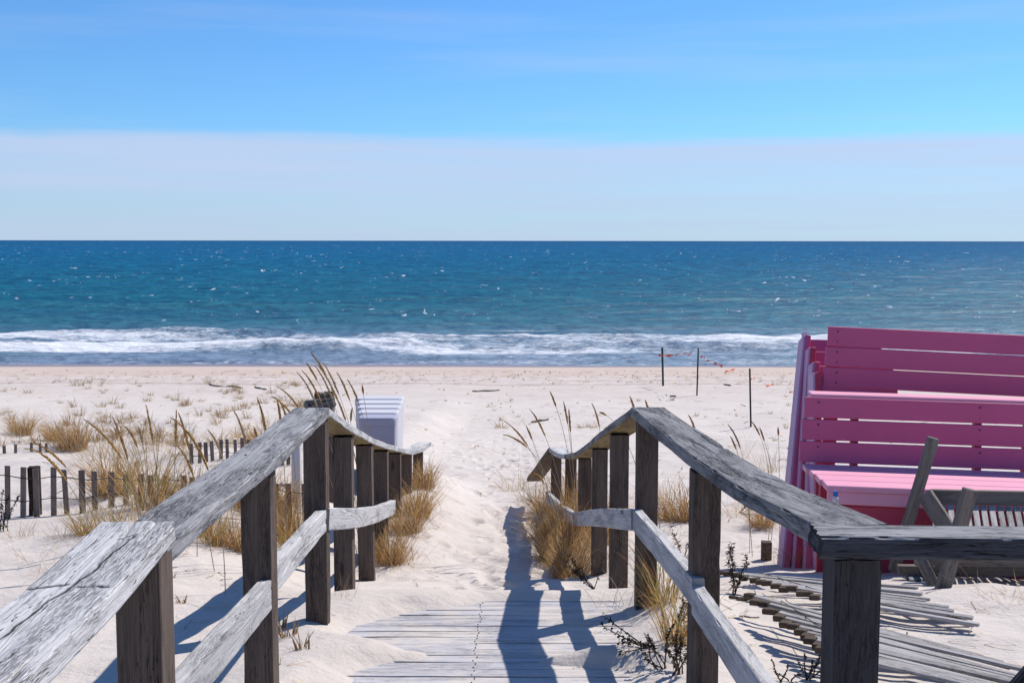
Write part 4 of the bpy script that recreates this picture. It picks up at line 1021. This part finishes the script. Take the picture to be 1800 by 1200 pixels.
clump(G_FLAT, 1370, 1000, .55, 'flattened straw at the foot of the pink frames', GG)
clump(G_SPARSE, 1352, 830, 1.2, 'pale tall grass left of the leaning pink frames', GG, sq=1.25)
clump(G_WISP, 1300, 800, 1.3, 'thin tall grass blades below the rightmost stake', GG, sq=1.2)
clump(G_GREEN, 1190, 1130, .74, 'yellow green grass clump rising between the second and third right posts', GG)
clump(G_GREEN, 1165, 1060, .75, 'greenish grass behind the right middle rail', GG)
clump(G_FLAT, 1770, 1058, .50, 'flattened straw beside the broken slatted bench', GG, rz=.3)
clump(G_BALL, 1035, 752, 1.5, 'brown tangled ball of dead grass on the open sand', GG)
clump(G_TUFT, 880, 752, 1.3, 'small green grey sprout on the sand left of the right railing', GG)
clump(G_FLAT, 925, 746, .8, 'straw heap beside the driftwood stick', GG)
# left dune field
for (px, py, sc, ms, lab) in [
    (40, 765, 1.15, G_DENSE, 'wide golden clump at the left picture edge behind the near fence'),
    (20, 772, .9, G_SPARSE, 'sparse straw clump at the far left edge'),
    (95, 775, .9, G_DENSE, 'smaller golden clump next to the one at the left edge'),
    (128, 792, 1.25, G_DENSE, 'golden clump casting shadow left of the tall seed stalks'),
    (160, 812, 1.0, G_SPARSE, 'straw clump on the slope below the golden clump'),
    (215, 835, 1.1, G_SPARSE, 'straw clump above the middle of the near fence'),
    (238, 920, 1.15, G_SPARSE, 'tall golden clump growing through the near fence'),
    (170, 905, .8, G_WISP, 'thin curling wisps crossing the near fence'),
    (205, 915, .9, G_WISP, 'pale arching blades across the near fence slats'),
    (120, 905, .7, G_WISP, 'faint wisps behind the middle slats of the near fence'),
    (285, 925, .8, G_SPARSE, 'loose straw clump at the right end of the near fence'),
    (195, 800, 1.1, G_SPARSE, 'thin straw clump on the slope below the scattered tufts'),
    (410, 815, 1.0, G_WISP, 'wispy grass in front of the far fence'),
    (262, 895, 1.05, G_GREEN, 'yellow clump behind the near fence slats'),
    (232, 862, 1.15, G_SPARSE, 'golden clump uphill of the near fence'),
    (300, 870, .9, G_SPARSE, 'loose straw clump between near fence and railing'),
    (330, 800, 1.3, G_SPARSE, 'straw clump at the left end of the far fence'),
    (300, 785, 1.3, G_SPARSE, 'brownish clump on the dune lip beyond the seed stalks'),
    (262, 795, 1.3, G_SPARSE, 'loose clump on the dune lip'),
    (375, 790, 1.2, G_SPARSE, 'straw clump behind the far fence slats'),
    (425, 785, 1.2, G_SPARSE, 'straw clump at the right part of the far fence'),
    (465, 790, 1.2, G_DENSE, 'low golden clump where the far fence meets the handrail'),
    (412, 965, .60, G_DENSE, 'gold and green clump left of the second left post'),
    (375, 958, .55, G_GREEN, 'short green gold clump under the left handrail'),
    (350, 940, .55, G_DENSE, 'straw clump showing under the left handrail'),
    (505, 950, .75, G_DENSE, 'dense straw clump between the second and third left posts'),
    (490, 905, .85, G_DENSE, 'straw clump behind the gap after the second left post'),
    (515, 975, .6, G_GREEN, 'greenish clump at the third left post'),
    (35, 945, .45, G_SPARSE, 'short tuft at the base of the leftmost fence slats'),
    (150, 940, .50, G_GREEN, 'green gold tuft at the foot of the near fence'),
    (110, 948, .45, G_SPARSE, 'short dry tuft at the foot of the near fence'),
    (195, 945, .5, G_GREEN, 'upright green tuft before the near fence'),
    (100, 1000, .45, G_FLAT, 'flattened straw on the sand below the near fence'),
    (60, 985, .45, G_FLAT, 'thin flattened straw at lower left of the near fence'),
    (310, 970, .5, G_WISP, 'thin wisps on the sand behind the left handrail'),
    (320, 1060, .35, G_STUB, 'brown broken grass stubs on the sand behind the first left post'),
    (305, 1015, .3, G_STUB, 'tiny brown grass stubs above the cast shadow'),
    (490, 1105, .62, G_STUB, 'brown pointed grass stubs left of the third left post'),
    (507, 1118, .55, G_STUB, 'middle bunch of brown stubs by the third left post'),
    (532, 1140, .55, G_STUB, 'brown stub bunch on the sand at the edge of the boards'),
    (490, 1170, .25, G_STUB, 'two tiny brown stubs on the sand at the bottom')]:
    clump(ms, px, py, sc, lab, GG)
# small tufts scattered over the beach to the left and a few to the right
n_t = 0; tries = 0
while n_t < 190 and tries < 4000:
    tries += 1
    px = rnd.uniform(0, 560) if rnd.random() < .80 else rnd.uniform(560, 1400)
    py = 672 + rnd.random() ** 1.2 * 112
    if px > 560 and (py < 700 or 700 < px < 860 and py > 715): continue
    if vnoise(np.array([px / 70.]), np.array([py / 14.]), 5)[0] < .40: continue
    sc = rnd.uniform(.35, 1.0) * (1.35 if px < 560 else .75)
    left_ = px < 560
    if left_:
        zn = ('far left' if px < 130 else 'left of centre' if px < 330 else 'near the handrail peak')
        rw = 'beach close to the surf' if py < 705 else 'middle of the beach' if py < 745 else 'sand behind the slat fences'
        lb = 'small dry grass tuft on the ' + rw + ', ' + zn; gp = 'small tufts, ' + rw + ', ' + zn
    else:
        zn = 'left of the open path' if px < 860 else 'beyond the right railing' if px < 1110 else 'around the stakes, left of the pink benches'
        lb = 'tiny dry sprout on the open sand ' + zn; gp = 'tiny sprouts on the open sand ' + zn
    clump(G_TUFT, px, py, sc, lb, gp, name='grass_tuft')
    n_t += 1
# fine litter, bits of reed and shell: nobody could count it
LV, LF, LC = [], [], []; o_ = 0
for k in range(2600):
    u = rnd.random()
    if u < .38: px, py = rnd.uniform(0, 1420), 652 + rnd.random() * 24
    elif u < .8: px, py = rnd.uniform(0, 1800), 675 + rnd.random() ** 1.1 * 200
    else: px, py = rnd.uniform(300, 1800), rnd.uniform(870, 1200)
    p = spot(px, py)
    if abs(p.x + .07) < .62 and p.y < 5.4: continue
    far_ = p.y > 27
    l = rnd.uniform(.03, .12) * (1.6 if far_ else (.5 if p.y < 8 else 1)); wd = .0035 * (p.y / 6) ** .9 * rnd.uniform(.5, 1.5); a = rnd.gauss(0, .6) + (0 if rnd.random() < .6 else 1.2)
    dx, dy = math.cos(a) * l, math.sin(a) * l; h_ = rnd.uniform(.001, .02) + wd * .3
    q = [(p.x - dx, p.y - dy, gz(p.x - dx, p.y - dy) + .002), (p.x - dx + dy / l * wd, p.y - dy - dx / l * wd, gz(p.x - dx, p.y - dy) + .002), (p.x + dx + dy / l * wd, p.y + dy - dx / l * wd, gz(p.x + dx, p.y + dy) + h_), (p.x + dx, p.y + dy, gz(p.x + dx, p.y + dy) + h_), (p.x, p.y, p.z + h_ + wd * 1.2)]
    LV += q; LF += [(o_, o_ + 1, o_ + 2, o_ + 3), (o_, o_ + 1, o_ + 4, o_ + 4), (o_ + 2, o_ + 3, o_ + 4, o_ + 4)]; o_ += 5
    c_ = rnd.choice(GREY + BROWN + STRAW + BROWN); LC += [(*c_, 1)] * 5
LF = [f if f[2] != f[3] else f[:3] for f in LF]
lo = mesh_obj('beach_litter', LV, LF, GRASS, None, col=LC); tag(lo, 'fine dry litter of reed bits and shell scattered over the sand', 'litter', kind='stuff')

# ------------------------------------------------------------------ tall stalks with seed heads
HEAD = simple('seed_head', (.66, .37, .11), .9, .55, 160); HEADP = simple('pale_seed_head', (.62, .44, .24), .9, .5, 160)
STEM = simple('grass_stem', (.38, .29, .17), .8, .3, 60)
def stalk(root, mid, tip, lab, headlen=.26, hr=.0068, grp='tall seed stalks of beach grass', mat=None):
    root, mid, tip = Vector(root), Vector(mid), Vector(tip)
    t = thing('seed_stalk', root, lab, 'grass stalk', grp)
    N = 26; P_ = [(root * (1 - s) ** 2 + mid * 2 * s * (1 - s) + tip * s * s) for s in [i / (N - 1) for i in range(N)]]
    Ls = [0]
    for a, b2 in zip(P_, P_[1:]): Ls.append(Ls[-1] + (b2 - a).length)
    T_ = Ls[-1]; headlen = min(headlen, T_ * .6); k = max(2, next(i for i, l in enumerate(Ls) if l >= T_ - headlen) - 0)
    b = MB(); b.tube(P_[:k + 1], [.0024 - .0010 * i / k for i in range(k + 1)], 5); b.obj('stem', STEM, t)
    H = []; M2 = 22
    for i in range(M2):
        l = T_ - headlen + headlen * i / (M2 - 1) - .001
        j = max(0, min(N - 2, next((q for q, z in enumerate(Ls) if z > l), N - 1) - 1)); f_ = (l - Ls[j]) / max(1e-6, Ls[j + 1] - Ls[j]); H.append(P_[j].lerp(P_[j + 1], f_))
    R_ = [hr * (math.sin(math.pi * min(1, (i + .8) / M2 * 1.0) ** .75) ** .7 * (.78 + .35 * rnd.random()) + .06) * (1 - .35 * i / M2) for i in range(M2)]
    R_[-1] = .0008; b = MB(); b.tube(H, R_, 7)
    # spikelets lying along the head
    for i in range(1, M2 - 1):
        for q in range(3):
            a = rnd.uniform(0, 6.28); d_ = (H[i + 1] - H[i]).normalized(); e = Vector((math.cos(a), math.sin(a) * .7, math.sin(a))).normalized()
            c0 = H[i] + e * R_[i] * .7; c1 = c0 + d_ * .020 + e * R_[i] * .35
            b.tube([c0, c0.lerp(c1, .5) + e * .001, c1], [.0008, .0016, .0004], 3, cap=False)
    b.obj('seed_head', mat or (HEAD if rnd.random() < .8 else HEADP), t)
    return t
def stalk_px(tip, midp, rootp, Y, lab, hl=.26, hr=.0068, grp='tall seed stalks of beach grass'):
    tp_, md, rt = at(*tip, Y), at(*midp, Y + .05), at(*rootp, Y + .1)
    g = gz(rt.x, rt.y); rt.z = g - .01
    cmid = md + (md - tp_) * .9; cmid.z = max(cmid.z, rt.z + .05)
    stalk(rt, cmid, tp_, lab, hl, hr, grp)
SL = [((148, 738), (200, 770), (250, 880), 5.6, .27, 'long arching seed stalk leaning left over the near fence'),
      ((199, 735), (222, 785), (248, 900), 5.4, .22, 'seed stalk just right of the long arching one'),
      ((257, 714), (270, 770), (278, 905), 5.8, .20, 'upright seed stalk above the middle of the near fence'),
      ((310, 724), (309, 775), (300, 905), 5.8, .17, 'thin vertical seed stalk crossed by another'),
      ((314, 727), (332, 770), (345, 905), 5.6, .20, 'short seed stalk leaning left beside the vertical one'),
      ((300, 734), (350, 765), (392, 850), 5.0, .30, 'thick seed stalk arching left over the far fence'),
      ((366, 757), (386, 775), (410, 850), 6.0, .17, 'small seed stalk over the far fence'),
      ((412, 724), (432, 755), (452, 900), 5.6, .20, 'bent seed stalk rising behind the left handrail'),
      ((447, 752), (453, 765), (458, 800), 6.5, .08, 'tip of a small seed stalk at the handrail'),
      ((453, 702), (468, 740), (482, 900), 5.6, .19, 'seed stalk standing left of the handrail peak'),
      ((487, 704), (494, 725), (505, 900), 5.8, .13, 'seed stalk close to the handrail peak'),
      ((490, 706), (507, 722), (525, 900), 6.2, .14, 'leaning seed stalk touching the handrail peak'),
      ((44, 789), (80, 788), (190, 870), 5.2, .25, 'nearly flat seed stalk pointing left across the sand'),
      ((62, 780), (100, 795), (175, 880), 5.8, .20, 'second low seed stalk pointing left'),
      ((310, 784), (328, 793), (375, 880), 5.4, .18, 'low seed stalk under the far fence'),
      ((219, 750), (237, 762), (262, 880), 6.2, .15, 'short seed stalk hidden in the clump'),
      ((243, 752), (250, 765), (262, 860), 6.4, .12, 'small straw seed stalk in the clump'),
      # behind the left railing peak
      ((488, 681), (520, 693), (620, 830), 6.9, .26, 'outermost left seed stalk of the bunch at the piling'),
      ((478, 697), (512, 712), (600, 830), 6.9, .22, 'lowest left seed stalk of the bunch at the piling'),
      ((523, 656), (549, 680), (628, 830), 6.9, .25, 'seed stalk crossing in front of the piling'),
      ((531, 652), (556, 673), (636, 830), 7.1, .24, 'second seed stalk crossing in front of the piling'),
      ((553, 643), (580, 672), (640, 830), 7.0, .28, 'tall seed stalk of the leaning bunch by the bins'),
      ((558, 641), (592, 680), (650, 830), 7.1, .28, 'tallest curved seed stalk of the leaning bunch'),
      ((548, 622), (585, 665), (655, 830), 7.2, .16, 'highest thin seed stalk reaching up to the surf line'),
      ((570, 640), (600, 690), (660, 830), 7.2, .22, 'seed stalk in the middle of the leaning bunch'),
      ((593, 656), (615, 690), (668, 830), 7.3, .20, 'seed stalk leaning over the grey bin'),
      ((612, 669), (632, 698), (676, 830), 7.4, .17, 'rightmost seed stalk above the grey bin'),
      ((582, 683), (605, 715), (650, 830), 7.0, .24, 'lower thick seed stalk before the handrail'),
      ((619, 719), (615, 735), (622, 830), 7.0, .09, 'short orange seed stalk upright at the curved cap'),
      ((637, 680), (643, 720), (680, 840), 7.6, .05, 'bare thin stalk bending over the grey bin'),
      ((540, 640), (575, 690), (640, 830), 7.0, .12, 'slender stalk behind the leaning bunch'),
      # right side
      ((931, 719), (955, 745), (1010, 900), 7.4, .22, 'seed stalk leaning left above the right railing'),
      ((887, 740), (922, 762), (1000, 900), 7.4, .24, 'long seed stalk arching over the path from the right'),
      ((886, 764), (930, 772), (1005, 870), 7.2, .18, 'low seed stalk reaching over the path'),
      ((968, 690), (990, 740), (1018, 900), 7.3, .10, 'thin tall stalk above the right railing'),
      ((991, 707), (1000, 745), (1020, 900), 7.3, .15, 'upright seed stalk above the right railing'),
      ((1000, 720), (1003, 760), (1022, 900), 7.2, .15, 'second upright seed stalk above the right railing'),
      ((1041, 710), (1056, 735), (1053, 800), 7.8, .18, 'thick hooked brown stalk left of the right peak'),
      ((1057, 725), (1090, 738), (1150, 860), 7.5, .04, 'bare stalk bent towards the right peak'),
      ((926, 750), (945, 790), (985, 900), 7.5, .10, 'thin bent stalk at the far end of the right railing'),
      ((930, 835), (950, 822), (985, 880), 6.8, .14, 'drooping pale seed stalk over the right cap end'),
      ((1108, 698), (1117, 715), (1150, 900), 7.0, .10, 'left small seed stalk above the right handrail peak'),
      ((1135, 705), (1142, 718), (1165, 900), 7.0, .08, 'right small seed stalk above the right handrail peak'),
      ((1211, 730), (1226, 750), (1240, 900), 6.8, .14, 'seed stalk above the sloping right handrail'),
      ((1280, 746), (1303, 772), (1320, 860), 7.6, .20, 'seed stalk rising right of the sloping right handrail'),
      ((1322, 741), (1345, 770), (1352, 860), 7.8, .12, 'bent straw stalk left of the pink frames'),
      ((1336, 752), (1355, 800), (1356, 870), 7.8, .10, 'second bent straw stalk by the pink frames'),
      ((1285, 768), (1300, 795), (1325, 880), 7.4, .10, 'small seed stalk low behind the right handrail'),
      ((1368, 753), (1370, 790), (1372, 870), 8.0, .05, 'thin straight stalk close to the pink frames')]
for tip, md, rt, Y, hl, lab in SL: stalk_px(tip, md, rt, Y, lab, hl)

# ------------------------------------------------------------------ dead dark leafed weeds
WEED = simple('dead_weed', (.055, .042, .034), .9, .5, 120)
WEEDB = simple('brown_weed', (.12, .075, .045), .9, .5, 120)
def weed(px, py, h, ax, lab, dens=1.0, mat=WEED, seed=0, spread=.5, n=5, cone=False):
    r = random.Random(seed); g = spot(px, py); t = thing('dead_weed', g, lab, 'weed', 'dead dark weeds in the sand')
    st = MB(); lv = MB()
    for k in range(n):
        d_ = (Vector(ax).normalized() + Vector((r.gauss(0, spread), r.gauss(0, spread), r.gauss(0, spread * .4)))).normalized()
        p = g + Vector((r.uniform(-.02, .02), r.uniform(-.02, .02), -.01)); P_ = [p]; L_ = h * r.uniform(.6, 1)
        for i in range(9):
            d_ = (d_ + Vector((r.gauss(0, .14), r.gauss(0, .14), r.gauss(0, .10)))).normalized(); p = p + d_ * L_ / 9
            p.z = max(p.z, gz(p.x, p.y) + .006); P_.append(p)
        st.tube(P_, [.003 - .002 * i / 9 for i in range(10)], 4)
        for i in range(int(34 * dens)):
            s_ = r.uniform(.35 if not cone else .15, 1) * 9; j = min(8, int(s_)); c_ = P_[j].lerp(P_[j + 1], s_ - j)
            e = Vector((r.gauss(0, 1), r.gauss(0, 1), r.gauss(0, 1))).normalized(); l = h * r.uniform(.03, .09)
            f_ = c_ + e * l; sd = e.cross(Vector((r.random(), r.random(), 1))).normalized() * r.uniform(.002, .0055)
            lv.add([c_, c_.lerp(f_, .6) + sd, f_, c_.lerp(f_, .6) - sd, c_.lerp(f_, .6) + Vector((0, 0, .003))], [(0, 1, 4), (1, 2, 4), (2, 3, 4), (3, 0, 4)])
    st.obj('stem', mat, t); tag(lv.obj('leaves', mat, t), kind='stuff')
    return t
weed(1288, 1045, .40, (.12, 0, 1), 'upright dark seed spike weed right of the second right post', 2.6, seed=3, spread=.05, n=3, cone=True)
weed(1150, 1140, .22, (-1, .1, .35), 'dark brittle weed sprawling left at the edge of the cast shadow', 1.0, seed=4)
weed(1165, 1178, .20, (-.8, 0, .6), 'lower dark weed tangle left of the second right post', 1.2, seed=5, spread=.7)
weed(1192, 1185, .22, (0, 0, 1), 'rusty brown weed at the foot of the second right post', 1.6, WEEDB, seed=6, spread=.4, n=7)
weed(1195, 1120, .24, (.1, 0, 1), 'brown leafy weed between the second and third right posts', 1.6, WEEDB, seed=7, spread=.3, n=6)
weed(1425, 1195, .12, (-.1, 0, 1), 'small dark flowering weed beside the corner post', 1.1, seed=8, spread=.6, n=6)
weed(1385, 1198, .09, (-.6, 0, 1), 'smallest dark weed left of the corner post', .9, seed=9, spread=.7, n=4)
weed(1045, 1035, .26, (-.5, 0, .7), 'tangled dark twigs at the base of the fifth right post', 1.2, seed=10, spread=.5, n=7)
weed(1300, 900, .30, (.9, 0, .8), 'thick dark curled weed behind the right handrail', 2.2, seed=11, spread=.2, n=5)
weed(1205, 985, .36, (.3, 0, .8), 'dark curled weed under the right handrail', 1.8, seed=12, spread=.25, n=5)
weed(8, 935, .26, (.02, 0, 1), 'dark seaweed caught on the leftmost fence slat', 2.4, seed=13, spread=.08, n=4, cone=True)
weed(700, 958, .12, (0, 0, 1), 'small twiggy weed under the left grass clump', .8, WEEDB, seed=14, spread=.7, n=5)

# ------------------------------------------------------------------ driftwood and bits
def driftwood(px0, py0, px1, py1, r_, lab, lift=.5):
    a, b_ = spot(px0, py0), spot(px1, py1); n = 9; P_ = []
    for i in range(n):
        q = a.lerp(b_, i / (n - 1)); q.z = gz(q.x, q.y) + r_ * lift; q += Vector((0, rnd.uniform(-1, 1) * r_ * .5, rnd.uniform(-.3, .5) * r_)); P_.append(q)
    m_ = MB(); m_.tube(P_, [r_ * rnd.uniform(.6, 1.1) * (1 - .5 * abs(i / (n - 1) - .4)) for i in range(n)], 7)
    o = mesh_obj('driftwood_stick', np.array(m_.V), m_.F, DRIFTW, None, m_.U); c0 = Vector(P_[0]); 
    o.data.transform(Matrix.Translation(-c0)); o.location = c0
    return tag(o, lab, 'driftwood', 'driftwood sticks on the sand')
driftwood(935, 743, 964, 738, .035, 'short dark driftwood stick beside the straw heap')
driftwood(830, 689, 878, 687, .03, 'pale driftwood piece lying on the open beach in mid frame')
driftwood(368, 678, 425, 683, .03, 'long thin driftwood branch on the left beach')
driftwood(448, 682, 468, 686, .03, 'short driftwood branch right of the long thin one')
driftwood(1178, 697, 1188, 697, .03, 'tiny driftwood stick between the green and the middle stakes')
driftwood(1273, 676, 1284, 678, .03, 'tiny dark stick right of the middle stake')
driftwood(1283, 1052, 1330, 1056, .012, 'knobbly brown twig beside the upper roll of slat fence')
driftwood(1300, 1083, 1335, 1086, .005, 'thin curved twig by the lower roll of slat fence')
driftwood(1595, 1113, 1597, 1128, .004, 'tiny dark twig stuck in the sand between the fence rolls')
# small wooden block in the sand in front of the pink frames
p = spot(1349, 985)
sb = thing('wood_stump', p, 'small grey wooden stump in the sand left of the pink frames', 'stump')
timber('stump', [(p.x, p.y, p.z + .12), (p.x, p.y, p.z - .1)], .062, .062, W_POST, sb, up=(0, -1, 0), step=.03, na=5, nb=5, seed=97)
